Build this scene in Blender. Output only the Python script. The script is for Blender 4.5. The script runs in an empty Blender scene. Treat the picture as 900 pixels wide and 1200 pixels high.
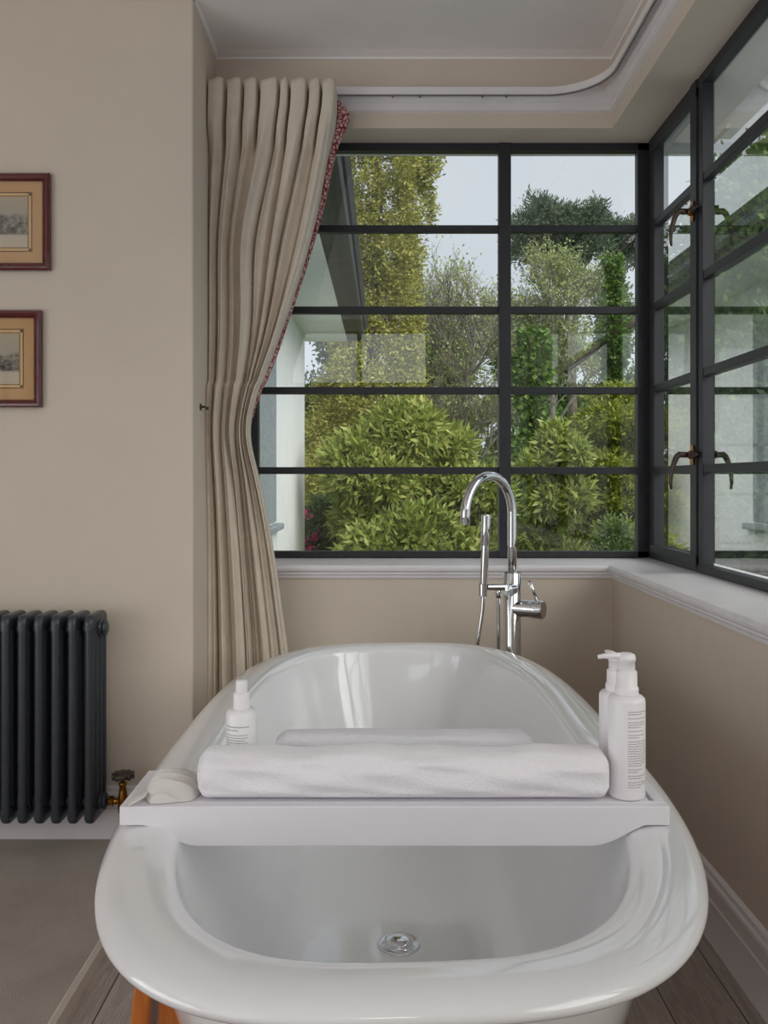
import bpy, bmesh, math, random
import numpy as np
from mathutils import Vector, Matrix

random.seed(7)
RNG = np.random.default_rng(11)
PI = math.pi
SC = bpy.context.scene
COL = SC.collection

# ------------------------------------------------------------------ helpers
def lin(c):
    return tuple(((v / 255) / 12.92 if v / 255 <= 0.04045 else ((v / 255 + 0.055) / 1.055) ** 2.4) for v in c) + (1.0,)


class NT:
    """tiny node-tree helper"""
    def __init__(self, name):
        self.m = bpy.data.materials.new(name)
        self.m.use_nodes = True
        self.t = self.m.node_tree
        self.t.nodes.clear()
        self.out = self.n('ShaderNodeOutputMaterial')

    def n(self, typ, **kw):
        nd = self.t.nodes.new(typ)
        for k, v in kw.items():
            if k in nd.inputs.keys() if isinstance(k, str) else False:
                nd.inputs[k].default_value = v
            else:
                setattr(nd, k, v)
        return nd

    def l(self, a, b):
        self.t.links.new(a, b)

    def bsdf(self, color, rough=0.5, metal=0.0, coat=0.0, spec=0.5, sheen=0.0):
        b = self.n('ShaderNodeBsdfPrincipled')
        if color is not None:
            b.inputs['Base Color'].default_value = lin(color)
        b.inputs['Roughness'].default_value = rough
        b.inputs['Metallic'].default_value = metal
        b.inputs['Coat Weight'].default_value = coat
        b.inputs['Coat Roughness'].default_value = 0.04
        b.inputs['Specular IOR Level'].default_value = spec
        b.inputs['Sheen Weight'].default_value = sheen
        self.l(b.outputs[0], self.out.inputs[0])
        return b

    def noise(self, scale, detail=3, rough=0.5, vec=None, dist=0.0):
        t = self.n('ShaderNodeTexNoise')
        t.inputs['Scale'].default_value = scale
        t.inputs['Detail'].default_value = detail
        t.inputs['Roughness'].default_value = rough
        t.inputs['Distortion'].default_value = dist
        if vec is not None:
            self.l(vec, t.inputs['Vector'])
        return t

    def coord(self, kind='Object', scale=(1, 1, 1), rot=(0, 0, 0)):
        c = self.n('ShaderNodeTexCoord')
        mp = self.n('ShaderNodeMapping')
        mp.inputs['Scale'].default_value = scale
        mp.inputs['Rotation'].default_value = rot
        self.l(c.outputs[kind], mp.inputs['Vector'])
        return mp.outputs[0]

    def ramp(self, fac, stops):
        r = self.n('ShaderNodeValToRGB')
        el = r.color_ramp.elements
        while len(el) > 1:
            el.remove(el[-1])
        el[0].position, el[0].color = stops[0][0], lin(stops[0][1])
        for p, c in stops[1:]:
            e = el.new(p)
            e.color = lin(c)
        self.l(fac, r.inputs[0])
        return r.outputs[0]

    def bump(self, h, bs, strength=0.3, dist=0.01):
        b = self.n('ShaderNodeBump')
        b.inputs['Strength'].default_value = strength
        b.inputs['Distance'].default_value = dist
        self.l(h, b.inputs['Height'])
        self.l(b.outputs[0], bs.inputs['Normal'])


def simple(name, color, rough=0.5, metal=0.0, coat=0.0, var=0.05, scale=6, bump=0.0, bscale=200, spec=0.5, sheen=0.0):
    t = NT(name)
    b = t.bsdf(color, rough, metal, coat, spec, sheen)
    v = t.coord('Object')
    if var:
        nz = t.noise(scale, 4, 0.6, v)
        lo = tuple(max(0, c * (1 - var)) for c in color)
        hi = tuple(min(255, c * (1 + var)) for c in color)
        t.l(t.ramp(nz.outputs[0], [(0.3, lo), (0.7, hi)]), b.inputs['Base Color'])
    if bump:
        nb = t.noise(bscale, 3, 0.6, v)
        t.bump(nb.outputs[0], b, bump, 0.004)
    return t.m


class MB:
    """collects shapes; build() links them as one mesh object"""
    def __init__(self):
        self.v, self.f, self.sm = [], [], []

    def add(self, vs, fs, smooth=False):
        o = len(self.v)
        self.v += [tuple(p) for p in vs]
        for f in fs:
            self.f.append(tuple(i + o for i in f))
            self.sm.append(smooth)
        return self

    def box(self, a, b):
        x0, y0, z0 = a
        x1, y1, z1 = b
        if x0 > x1: x0, x1 = x1, x0
        if y0 > y1: y0, y1 = y1, y0
        if z0 > z1: z0, z1 = z1, z0
        vs = [(x0, y0, z0), (x1, y0, z0), (x1, y1, z0), (x0, y1, z0), (x0, y0, z1), (x1, y0, z1), (x1, y1, z1), (x0, y1, z1)]
        fs = [(0, 3, 2, 1), (4, 5, 6, 7), (0, 1, 5, 4), (1, 2, 6, 5), (2, 3, 7, 6), (3, 0, 4, 7)]
        return self.add(vs, fs)

    def prism(self, pts, axis, a, b):
        """closed polygon pts (2d) extruded along axis from a to b"""
        n = len(pts)
        def P(p, t):
            if axis == 'x': return (t, p[0], p[1])
            if axis == 'y': return (p[0], t, p[1])
            return (p[0], p[1], t)
        vs = [P(p, a) for p in pts] + [P(p, b) for p in pts]
        fs = [tuple(range(n))[::-1], tuple(range(n, 2 * n))]
        fs += [(i, (i + 1) % n, n + (i + 1) % n, n + i) for i in range(n)]
        return self.add(vs, fs)

    def tube(self, path, rad, seg=12, cap=True, smooth=True):
        path = [Vector(p) for p in path]
        n = len(path)
        rads = rad if isinstance(rad, (list, tuple)) else [rad] * n
        t0 = (path[1] - path[0]).normalized()
        up = Vector((0, 0, 1)) if abs(t0.z) < 0.9 else Vector((1, 0, 0))
        nrm = t0.cross(up).normalized()
        vs, fs = [], []
        for i in range(n):
            if i == 0: t = path[1] - path[0]
            elif i == n - 1: t = path[-1] - path[-2]
            else: t = (path[i + 1] - path[i]).normalized() + (path[i] - path[i - 1]).normalized()
            if t.length < 1e-9: t = t0.copy()
            t.normalize()
            nrm = (nrm - t * nrm.dot(t))
            if nrm.length < 1e-6: nrm = t.orthogonal()
            nrm.normalize()
            bn = t.cross(nrm)
            for k in range(seg):
                a = 2 * PI * k / seg
                vs.append(path[i] + (nrm * math.cos(a) + bn * math.sin(a)) * rads[i])
        for i in range(n - 1):
            for k in range(seg):
                k2 = (k + 1) % seg
                fs.append((i * seg + k, i * seg + k2, (i + 1) * seg + k2, (i + 1) * seg + k))
        self.add(vs, fs, smooth)
        if cap:
            o = len(self.v) - len(vs)
            self.f.append(tuple(o + k for k in range(seg))[::-1]); self.sm.append(False)
            self.f.append(tuple(o + (n - 1) * seg + k for k in range(seg))); self.sm.append(False)
        return self

    def lathe(self, prof, c=(0, 0, 0), seg=32, axis=None, smooth=True):
        """prof list of (r, h) along +z (or along axis vector) from point c"""
        c = Vector(c)
        if axis is None:
            M = Matrix.Identity(3)
        else:
            M = Vector((0, 0, 1)).rotation_difference(Vector(axis).normalized()).to_matrix()
        vs, fs = [], []
        for r, h in prof:
            for k in range(seg):
                a = 2 * PI * k / seg
                vs.append(c + M @ Vector((max(r, 1e-5) * math.cos(a), max(r, 1e-5) * math.sin(a), h)))
        for i in range(len(prof) - 1):
            for k in range(seg):
                k2 = (k + 1) % seg
                fs.append((i * seg + k, i * seg + k2, (i + 1) * seg + k2, (i + 1) * seg + k))
        fs.append(tuple(range(seg))[::-1])
        fs.append(tuple((len(prof) - 1) * seg + k for k in range(seg)))
        return self.add(vs, fs, smooth)

    def grid(self, P, closed_u=False, smooth=True):
        nv, nu = len(P), len(P[0])
        vs = [p for row in P for p in row]
        fs = []
        for j in range(nv - 1):
            for i in range(nu if closed_u else nu - 1):
                i2 = (i + 1) % nu
                fs.append((j * nu + i, j * nu + i2, (j + 1) * nu + i2, (j + 1) * nu + i))
        return self.add(vs, fs, smooth)

    def build(self, name, mat, parent=None, bevel=0.0, bseg=2, fixn=True, autosmooth=None):
        me = bpy.data.meshes.new(name)
        me.from_pydata(self.v, [], self.f)
        me.polygons.foreach_set('use_smooth', self.sm)
        if fixn:
            bm = bmesh.new(); bm.from_mesh(me)
            bmesh.ops.recalc_face_normals(bm, faces=bm.faces)
            bm.to_mesh(me); bm.free()
        me.update()
        o = bpy.data.objects.new(name, me)
        COL.objects.link(o)
        me.materials.append(mat)
        if parent is not None:
            o.parent = parent
            o.matrix_parent_inverse = Matrix.Translation(-parent.location) if parent.type == 'EMPTY' else Matrix.Identity(4)
        if bevel:
            md = o.modifiers.new('bevel', 'BEVEL')
            md.width = bevel; md.segments = bseg; md.limit_method = 'ANGLE'; md.angle_limit = math.radians(40)
            md.harden_normals = False
        if autosmooth:
            try:
                me.set_sharp_from_angle(angle=math.radians(autosmooth))
            except Exception:
                pass
        return o


def thing(name, label, cat, loc=(0, 0, 0), group=None):
    o = bpy.data.objects.new(name, None)
    o.empty_display_size = 0.1
    COL.objects.link(o)
    o.location = loc
    o['label'] = label; o['category'] = cat
    if group: o['group'] = group
    return o


def tag(o, label, cat, group=None, kind=None):
    o['label'] = label; o['category'] = cat
    if group: o['group'] = group
    if kind: o['kind'] = kind
    return o


def struct(o):
    o['kind'] = 'structure'
    return o


# ------------------------------------------------------------------ dimensions
H = 1.08
TUBP = (0.4275, 0.878, 0.9173, 3.1666, 3.1889, 0.030, 1.6624, 0.0484, 0.0462, 0.0190, 0.5983, 0.0528)
F = 1000.0
D1, D2, DW = 2.561, 2.907, 3.05
XL, XR, XW = -0.573, 0.779, 0.953
ZC, ZS, ZSI = 2.525, 2.28, 0.792
def wx(px, d): return (px - 450) / F * d
def wz(py, d): return H - (py - 563) / F * d

# ------------------------------------------------------------------ materials
M = {}
M['wall'] = simple('wall_paint', (212, 201, 187), 0.85, var=0.012, scale=3, bump=0.03, bscale=180, spec=0.2)
M['ceil'] = simple('ceiling_paint', (240, 236, 236), 0.9, var=0.01, spec=0.2)
M['trim'] = simple('white_gloss_paint', (226, 222, 224), 0.35, var=0.015)
M['sill'] = simple('sill_paint', (232, 230, 233), 0.4, var=0.02, scale=12)
M['frame'] = simple('window_steel', (44, 46, 50), 0.45, var=0.06, scale=30, spec=0.4)
M['enamel'] = simple('bath_enamel', (228, 229, 231), 0.12, coat=0.6, var=0.006)
M['chrome'] = simple('chrome', (215, 216, 218), 0.06, 1.0, var=0.0)
M['brass'] = simple('aged_brass', (150, 108, 50), 0.3, 1.0, var=0.2, scale=60)
M['bronze'] = simple('dark_bronze', (78, 68, 60), 0.4, 0.5, var=0.2, scale=60)
M['rad'] = simple('anthracite_paint', (66, 71, 78), 0.32, 0.3, var=0.05, scale=40, spec=0.4)
M['steel'] = simple('brushed_strip', (216, 208, 196), 0.4, 0.3, var=0.05)
M['plast'] = simple('white_plastic', (238, 236, 238), 0.3, var=0.008)
M['ink'] = simple('grey_ink', (152, 149, 150), 0.6, var=0.02)
M['ledwood'] = simple('grey_wing', (150, 158, 162), 0.9, var=0.1, scale=40, bump=0.8, bscale=60)
M['render'] = simple('white_render', (236, 238, 240), 0.9, var=0.02, scale=8, bump=0.5, bscale=45)
M['smooth_white'] = simple('smooth_white_render', (242, 244, 246), 0.85, var=0.015, scale=8)
M['gutter'] = simple('dark_gutter', (66, 68, 74), 0.5, var=0.12, scale=10)
M['board'] = simple('tray_paint', (226, 224, 229), 0.38, var=0.01)
M['track'] = simple('track_white', (232, 230, 230), 0.3, var=0.01)
M['trackslot'] = simple('track_slot_dark', (120, 118, 116), 0.5, var=0.02)


def m_towel(name, col, sc=260):
    t = NT(name)
    b = t.bsdf(col, 0.95, spec=0.1, sheen=0.4)
    v = t.coord('Object')
    n1 = t.noise(sc, 3, 0.7, v)
    n2 = t.noise(22, 3, 0.6, v)
    mx = t.n('ShaderNodeMath', operation='ADD')
    t.l(n1.outputs[0], mx.inputs[0]); t.l(n2.outputs[0], mx.inputs[1])
    t.bump(mx.outputs[0], b, 0.55, 0.005)
    return t.m
M['towel'] = m_towel('white_terry', (240, 237, 242))
M['towel2'] = m_towel('grey_white_terry', (222, 222, 227), 420)
M['muslin'] = m_towel('muslin', (224, 220, 216), 600)


def m_curtain():
    t = NT('linen_curtain')
    b = t.bsdf((206, 194, 176), 0.9, spec=0.15, sheen=0.2)
    v = t.coord('Object', (1, 1, 1))
    n1 = t.noise(14, 4, 0.6, v)
    t.l(t.ramp(n1.outputs[0], [(0.3, (211, 201, 186)), (0.7, (221, 212, 198))]), b.inputs['Base Color'])
    v2 = t.coord('Object', (900, 900, 250))
    n2 = t.noise(1.0, 2, 0.5, v2)
    t.bump(n2.outputs[0], b, 0.15, 0.002)
    return t.m
M['curtain'] = m_curtain()


def m_trim():
    t = NT('red_pattern_trim')
    b = t.bsdf(None, 0.9, spec=0.1)
    v = t.coord('Object', (1, 1, 1), (0.3, 0.5, 0.2))
    vo = t.n('ShaderNodeTexVoronoi')
    vo.feature = 'DISTANCE_TO_EDGE'
    vo.inputs['Scale'].default_value = 70
    t.l(v, vo.inputs['Vector'])
    t.l(t.ramp(vo.outputs[0], [(0.0, (138, 34, 50)), (0.075, (150, 48, 62)), (0.12, (206, 178, 170)), (1.0, (214, 192, 184))]), b.inputs['Base Color'])
    return t.m
M['redtrim'] = m_trim()


def m_wood_floor():
    t = NT('grey_plank_floor')
    b = t.bsdf(None, 0.45, spec=0.4)
    v = t.coord('Object', (1, 1, 1), (0, 0, PI / 2))
    br = t.n('ShaderNodeTexBrick')
    br.offset = 0.37
    br.inputs['Scale'].default_value = 1.0
    br.inputs['Brick Width'].default_value = 1.15
    br.inputs['Row Height'].default_value = 0.145
    br.inputs['Mortar Size'].default_value = 0.0016
    br.inputs['Mortar Smooth'].default_value = 0.2
    br.inputs['Color1'].default_value = lin((224, 214, 206))
    br.inputs['Color2'].default_value = lin((192, 181, 172))
    br.inputs['Mortar'].default_value = lin((62, 54, 48))
    t.l(v, br.inputs['Vector'])
    v2 = t.coord('Object', (26, 1.3, 1))
    n = t.noise(3.0, 6, 0.65, v2, 1.6)
    r = t.ramp(n.outputs[0], [(0.25, (120, 114, 110)), (0.45, (205, 200, 196)), (0.55, (150, 144, 138)), (0.75, (235, 232, 228))])
    mx = t.n('ShaderNodeMix', data_type='RGBA', blend_type='MULTIPLY')
    mx.inputs[0].default_value = 0.75
    t.l(br.outputs['Color'], mx.inputs[6]); t.l(r, mx.inputs[7])
    t.l(mx.outputs[2], b.inputs['Base Color'])
    t.bump(n.outputs[0], b, 0.12, 0.002)
    return t.m
M['planks'] = m_wood_floor()


def m_carpet():
    t = NT('beige_carpet')
    b = t.bsdf(None, 1.0, spec=0.05, sheen=0.3)
    v = t.coord('Object')
    n1 = t.noise(5, 4, 0.6, v)
    n2 = t.noise(420, 2, 0.7, v)
    t.l(t.ramp(n1.outputs[0], [(0.3, (168, 157, 146)), (0.7, (188, 177, 165))]), b.inputs['Base Color'])
    t.bump(n2.outputs[0], b, 0.8, 0.006)
    return t.m
M['carpet'] = m_carpet()


def m_cradle():
    t = NT('orange_stained_wood')
    b = t.bsdf(None, 0.4, coat=0.2)
    v = t.coord('Object', (30, 30, 4))
    n = t.noise(1.2, 5, 0.6, v, 1.0)
    t.l(t.ramp(n.outputs[0], [(0.3, (150, 76, 22)), (0.55, (196, 112, 44)), (0.8, (174, 92, 30))]), b.inputs['Base Color'])
    return t.m
M['cradle'] = m_cradle()


def m_redframe():
    t = NT('mahogany_red_lacquer')
    b = t.bsdf(None, 0.25, coat=0.6)
    v = t.coord('Object', (40, 40, 40))
    n = t.noise(1.0, 3, 0.6, v)
    t.l(t.ramp(n.outputs[0], [(0.3, (74, 10, 13)), (0.7, (94, 18, 19))]), b.inputs['Base Color'])
    return t.m
M['redframe'] = m_redframe()
M['mat'] = simple('tan_mount', (206, 166, 118), 0.9, var=0.03, scale=10)
M['line'] = simple('brown_rule', (112, 84, 44), 0.8, var=0.0)
M['cream'] = simple('cream_rule', (222, 190, 140), 0.8, var=0.0)


def m_print(seed):
    """a plain engraving: pale sky, dim hill line, dark crowd-like specks below, blank margin at the foot"""
    t = NT('engraving_print')
    b = t.bsdf(None, 0.7, spec=0.3)
    g = t.n('ShaderNodeTexCoord')
    sp = t.n('ShaderNodeSeparateXYZ')
    t.l(g.outputs['Generated'], sp.inputs[0])
    mp = t.n('ShaderNodeMapping')
    mp.inputs['Location'].default_value = (seed, seed * 2, 0)
    mp.inputs['Scale'].default_value = (1.5, 1, 1)
    t.l(g.outputs['Generated'], mp.inputs[0])
    n1 = t.noise(9, 6, 0.75, mp.outputs[0])
    n2 = t.noise(3.0, 3, 0.5, mp.outputs[0])
    # band of dark specks between 0.28 and 0.62 of the height
    a = t.n('ShaderNodeMath', operation='MULTIPLY_ADD')
    t.l(n2.outputs[0], a.inputs[0]); a.inputs[1].default_value = 0.35; t.l(sp.outputs[2], a.inputs[2])
    up = t.ramp(a.outputs[0], [(0.0, (255, 255, 255)), (0.74, (255, 255, 255)), (0.82, (0, 0, 0))])
    lo = t.ramp(sp.outputs[2], [(0.24, (0, 0, 0)), (0.27, (255, 255, 255))])
    mk = t.n('ShaderNodeMix', data_type='RGBA', blend_type='MULTIPLY'); mk.inputs[0].default_value = 1
    t.l(up, mk.inputs[6]); t.l(lo, mk.inputs[7])
    ink = t.ramp(n1.outputs[0], [(0.36, (64, 60, 60)), (0.5, (120, 116, 106)), (0.66, (172, 166, 148))])
    mx = t.n('ShaderNodeMix', data_type='RGBA')
    t.l(mk.outputs[2], mx.inputs[0])
    paper = t.ramp(sp.outputs[2], [(0.22, (206, 194, 172)), (0.27, (168, 164, 152)), (1.0, (188, 176, 152))])
    t.l(paper, mx.inputs[6]); t.l(ink, mx.inputs[7])
    t.l(mx.outputs[2], b.inputs['Base Color'])
    return t.m


def m_glass(name, base=0.06, top=0.94, power=1.45, tint=(242, 244, 244), rough=0.0):
    """window glass: straight-through view plus mirror reflection that grows towards grazing angles"""
    t = NT(name)
    lw = t.n('ShaderNodeLayerWeight')
    lw.inputs['Blend'].default_value = 0.5
    p = t.n('ShaderNodeMath', operation='POWER'); p.inputs[1].default_value = power
    t.l(lw.outputs['Facing'], p.inputs[0])
    ma = t.n('ShaderNodeMath', operation='MULTIPLY_ADD'); ma.inputs[1].default_value = top; ma.inputs[2].default_value = base
    ma.use_clamp = True
    t.l(p.outputs[0], ma.inputs[0])
    tr = t.n('ShaderNodeBsdfTransparent'); tr.inputs[0].default_value = lin(tint)
    gl = t.n('ShaderNodeBsdfGlossy'); gl.inputs['Roughness'].default_value = rough
    gl.inputs['Color'].default_value = (0.95, 0.97, 0.97, 1)
    mx = t.n('ShaderNodeMixShader')
    t.l(ma.outputs[0], mx.inputs[0]); t.l(tr.outputs[0], mx.inputs[1]); t.l(gl.outputs[0], mx.inputs[2])
    t.l(mx.outputs[0], t.out.inputs[0])
    return t.m
M['glass'] = m_glass('window_glass')
M['picglass'] = m_glass('picture_glass', 0.04, 0.9, 3.0, (250, 250, 250))


def m_leaf(name, cols, rough=0.55, trans=0.25, nscale=1.2):
    t = NT(name)
    geo = t.n('ShaderNodeNewGeometry')
    v = t.coord('Object')
    nz = t.noise(nscale, 2, 0.5, v)
    mxv = t.n('ShaderNodeMath', operation='MULTIPLY_ADD')
    t.l(geo.outputs['Random Per Island'], mxv.inputs[0]); mxv.inputs[1].default_value = 0.55
    sc = t.n('ShaderNodeMath', operation='MULTIPLY'); sc.inputs[1].default_value = 0.45
    t.l(nz.outputs[0], sc.inputs[0]); t.l(sc.outputs[0], mxv.inputs[2])
    n = len(cols)
    c = t.ramp(mxv.outputs[0], [(0.1 + 0.8 * i / max(1, n - 1), cc) for i, cc in enumerate(cols)])
    d = t.n('ShaderNodeBsdfPrincipled')
    d.inputs['Roughness'].default_value = rough
    d.inputs['Specular IOR Level'].default_value = 0.3
    t.l(c, d.inputs['Base Color'])
    tl = t.n('ShaderNodeBsdfTranslucent')
    t.l(c, tl.inputs[0])
    mx = t.n('ShaderNodeMixShader'); mx.inputs[0].default_value = trans
    t.l(d.outputs[0], mx.inputs[1]); t.l(tl.outputs[0], mx.inputs[2])
    t.l(mx.outputs[0], t.out.inputs[0])
    return t.m
M['bark'] = simple('bark', (92, 84, 74), 0.95, var=0.25, scale=8, bump=0.6, bscale=30)
M['bark_pale'] = simple('pale_bark', (128, 124, 114), 0.95, var=0.2, scale=8)
M['L_gold'] = m_leaf('golden_conifer_leaf', [(100, 108, 50), (150, 152, 76), (182, 180, 100), (206, 202, 130)])
M['L_shrub'] = m_leaf('glossy_shrub_leaf', [(78, 98, 44), (128, 146, 66), (166, 178, 96), (202, 198, 122)], 0.35)
M['L_green'] = m_leaf('bright_green_leaf', [(72, 98, 44), (106, 138, 66), (142, 170, 92)])
M['L_mid'] = m_leaf('mid_green_leaf', [(78, 98, 56), (112, 134, 78), (142, 160, 102)])
M['L_dark'] = m_leaf('dark_green_leaf', [(56, 76, 48), (80, 102, 66), (104, 126, 80)])
M['L_pine'] = m_leaf('pine_needle', [(74, 92, 74), (98, 116, 94), (124, 140, 114)])
M['L_con'] = m_leaf('spreading_conifer_leaf', [(98, 112, 36), (134, 146, 54), (164, 172, 78)])
M['L_pale'] = m_leaf('pale_spring_leaf', [(128, 140, 88), (158, 170, 112), (180, 190, 132)])
M['petal'] = m_leaf('pink_petal', [(190, 40, 110), (220, 80, 150)])
M['grass'] = simple('rough_grass', (84, 100, 46), 0.95, var=0.3, scale=3, bump=0.8, bscale=40)

# ------------------------------------------------------------------ room shell
def sbox(name, a, b, mat, bevel=0.0):
    return struct(MB().box(a, b).build(name, M[mat], bevel=bevel))

YB = -1.6          # wall behind the camera
XLL = -2.8         # far left wall
# floor : planks everywhere, carpet over the left part
sbox('floor', (XLL, YB, -0.1), (XR, D2, 0.0), 'planks')
sbox('floor_carpet', (XLL, YB, 0.0), (-0.655, D1, 0.011), 'carpet')
struct(MB().prism([(-0.662, 0.0), (-0.662, 0.012), (-0.656, 0.0165), (-0.643, 0.0165), (-0.635, 0.0)], 'y', YB, D1).build('trim_1', M['steel']))
# ceiling
sbox('ceiling', (XLL, YB, ZC), (XR + 0.3, D2 + 0.2, ZC + 0.12), 'ceil')
# radiator wall with the recess beside the window
struct(MB().box((XLL, D1, 0), (XL, D2 + 0.02, ZC)).build('wall_left_front', M['wall'], bevel=0.006))
# back wall : below, above and left of the window
sbox('wall_back', (XL, D2, 0), (XR, DW + 0.02, 0.75), 'wall')
sbox('wall_back_upper', (XL - 0.25, D2, ZS), (XR + 0.4, DW + 0.09, ZC + 0.1), 'wall')
sbox('wall_back_pier', (XL - 0.25, D2, 0), (-0.478, DW + 0.09, ZS), 'wall')
# right wall : below and above the window strip, solid behind
sbox('wall_right', (XR, YB, 0), (XW + 0.06, DW + 0.02, 0.75), 'wall')
sbox('wall_right_upper', (XR, YB, ZS), (XW + 0.12, D2, ZC + 0.1), 'wall')
YRW = -0.9         # near end of the window strip on the right
sbox('wall_right_solid', (XR, YB, 0.75), (XW + 0.06, YRW, ZS), 'wall')
# wall behind the camera with a high window, left wall with a wide one (openings unseen, added for reflection and fill light)
RWX0, RWX1, RWZ0, RWZ1 = -0.85, 0.40, 1.95, 2.44
RDX0, RDX1, RDZ0, RDZ1 = -2.72, -1.12, 0.06, 2.3
mb = MB()
mb.box((XLL, YB - 0.15, 0), (RDX0, YB, ZC)).box((RDX0, YB - 0.15, RDZ1), (RDX1, YB, ZC)).box((RDX0, YB - 0.15, 0), (RDX1, YB, RDZ0))
mb.box((RDX1, YB - 0.15, 0), (RWX0, YB, ZC)).box((RWX0, YB - 0.15, 0), (RWX1, YB, RWZ0)).box((RWX0, YB - 0.15, RWZ1), (RWX1, YB, ZC)).box((RWX1, YB - 0.15, 0), (XW, YB, ZC))
struct(mb.build('wall_rear', M['wall']))
LWY0, LWY1, LWZ0, LWZ1 = -1.4, 1.0, 0.10, 2.0
mb = MB()
mb.box((XLL - 0.15, YB, 0), (XLL, D1, LWZ0)).box((XLL - 0.15, YB, LWZ1), (XLL, D1, ZC))
mb.box((XLL - 0.15, YB, LWZ0), (XLL, LWY0, LWZ1)).box((XLL - 0.15, LWY1, LWZ0), (XLL, D1, LWZ1))
struct(mb.build('wall_left', M['wall']))
d1 = bpy.data.objects.new('added_fill_door', None); COL.objects.link(d1); d1.location = (-1.9, YB - 0.08, RDZ0); struct(d1)  # unseen glazed door, added to put frontal fill on the facing walls
mb = MB()
for k in range(5):
    x = RDX0 + (RDX1 - RDX0) * k / 4
    mb.box((x - 0.02, YB - 0.1, RDZ0), (x + 0.02, YB - 0.06, RDZ1))
for k in range(6):
    z = RDZ0 + (RDZ1 - RDZ0) * k / 5
    mb.box((RDX0, YB - 0.095, z - 0.013), (RDX1, YB - 0.065, z + 0.013))
mb.build('fill_door_frame', M['frame'], d1)
w3 = bpy.data.objects.new('window_3', None); COL.objects.link(w3); w3.location = (-0.2, YB - 0.08, RWZ0); struct(w3)
mb = MB()
for k in range(3):
    x = RWX0 + (RWX1 - RWX0) * k / 2
    mb.box((x - 0.02, YB - 0.1, RWZ0), (x + 0.02, YB - 0.06, RWZ1))
for z in (RWZ0, RWZ1):
    mb.box((RWX0, YB - 0.095, z - 0.02), (RWX1, YB - 0.065, z + 0.02))
mb.build('window_frame', M['frame'], w3)
w4 = bpy.data.objects.new('added_fill_window', None); COL.objects.link(w4); w4.location = (XLL - 0.08, 0.3, LWZ0); struct(w4)  # unseen opening, added for side fill light
mb = MB()
for k in range(5):
    y = LWY0 + (LWY1 - LWY0) * k / 4
    mb.box((XLL - 0.1, y - 0.02, LWZ0), (XLL - 0.06, y + 0.02, LWZ1))
for k in range(5):
    z = LWZ0 + (LWZ1 - LWZ0) * k / 4
    mb.box((XLL - 0.095, LWY0, z - 0.013), (XLL - 0.065, LWY1, z + 0.013))
mb.build('window_frame', M['frame'], w4)

# sill with moulded nosing (back + right, mitred), gently falling to the room
def sill_profile():          # (distance out of wall plane into the room, z)
    return [(-0.2, 0.748), (0.006, 0.748), (0.008, 0.757), (0.012, 0.762), (0.012, 0.768), (0.019, 0.773), (0.021, 0.780), (0.021, 0.786), (0.016, ZSI), (-0.2, 0.808)]
sp = sill_profile()
mb = MB()
# back sill: mitre towards the right corner
rows = []
rows.append([(XL, D2 - t, z) for t, z in sp])
rows.append([(XR - t, D2 - t, z) for t, z in sp])
rows.append([(XR - t, YRW - 0.1, z) for t, z in sp])
mb.grid(rows, closed_u=False, smooth=False)
mb.f.append(tuple(range(len(sp)))); mb.sm.append(False)
mb.f.append(tuple(2 * len(sp) + i for i in range(len(sp)))); mb.sm.append(False)
struct(mb.build('trim_2', M['sill'], fixn=True))

# picture-rail moulding, back and right
rp = [(0.0, 2.332), (0.012, 2.336), (0.014, 2.350), (0.020, 2.356), (0.020, 2.366), (0.026, 2.374), (0.034, 2.392), (0.036, 2.404), (0.028, 2.410), (0.0, 2.412)]
mb = MB()
rows = [[(XL, D2 - t, z) for t, z in rp], [(XR - t, D2 - t, z) for t, z in rp], [(XR - t, YB, z) for t, z in rp]]
mb.grid(rows, smooth=False)
struct(mb.build('trim_3', M['trim']))
# cornice at the ceiling
cp = [(0.0, ZC - 0.012), (0.006, ZC - 0.012), (0.008, ZC - 0.006), (0.03, ZC - 0.003), (0.05, ZC)]
mb = MB()
rows = [[(XL, D2 - t, z) for t, z in cp], [(XR - t, D2 - t, z) for t, z in cp], [(XR - t, YB, z) for t, z in cp]]
mb.grid(rows, smooth=False)
struct(mb.build('trim_4', M['ceil']))
cp2 = [(0.0, ZC - 0.010), (0.006, ZC - 0.010), (0.012, ZC)]
mb = MB(); mb.grid([[(XL + t, D1, z) for t, z in cp2], [(XL + t, D2, z) for t, z in cp2]], smooth=False)
struct(mb.build('trim_5', M['ceil']))

# baseboards
bp = [(0.0, 0.0), (0.018, 0.0), (0.018, 0.098), (0.0155, 0.102), (0.0155, 0.135), (0.019, 0.139), (0.017, 0.146), (0.012, 0.150), (0.010, 0.160), (0.0, 0.165)]
mb = MB(); mb.grid([[(XR - t, D2, z) for t, z in bp], [(XR - t, YB, z) for t, z in bp]], smooth=False)
struct(mb.build('baseboard_right', M['trim']))
mb = MB(); mb.grid([[(XLL, D1 - t, z) for t, z in bp], [(XL, D1 - t, z) for t, z in bp], [(XL, D1, z) for t, z in bp]], smooth=False)
struct(mb.build('baseboard_left', M['trim']))
mb = MB(); mb.grid([[(XL, D2 - t, z) for t, z in bp], [(XR, D2 - t, z) for t, z in bp]], smooth=False)
struct(mb.build('baseboard_back', M['trim']))

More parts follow.
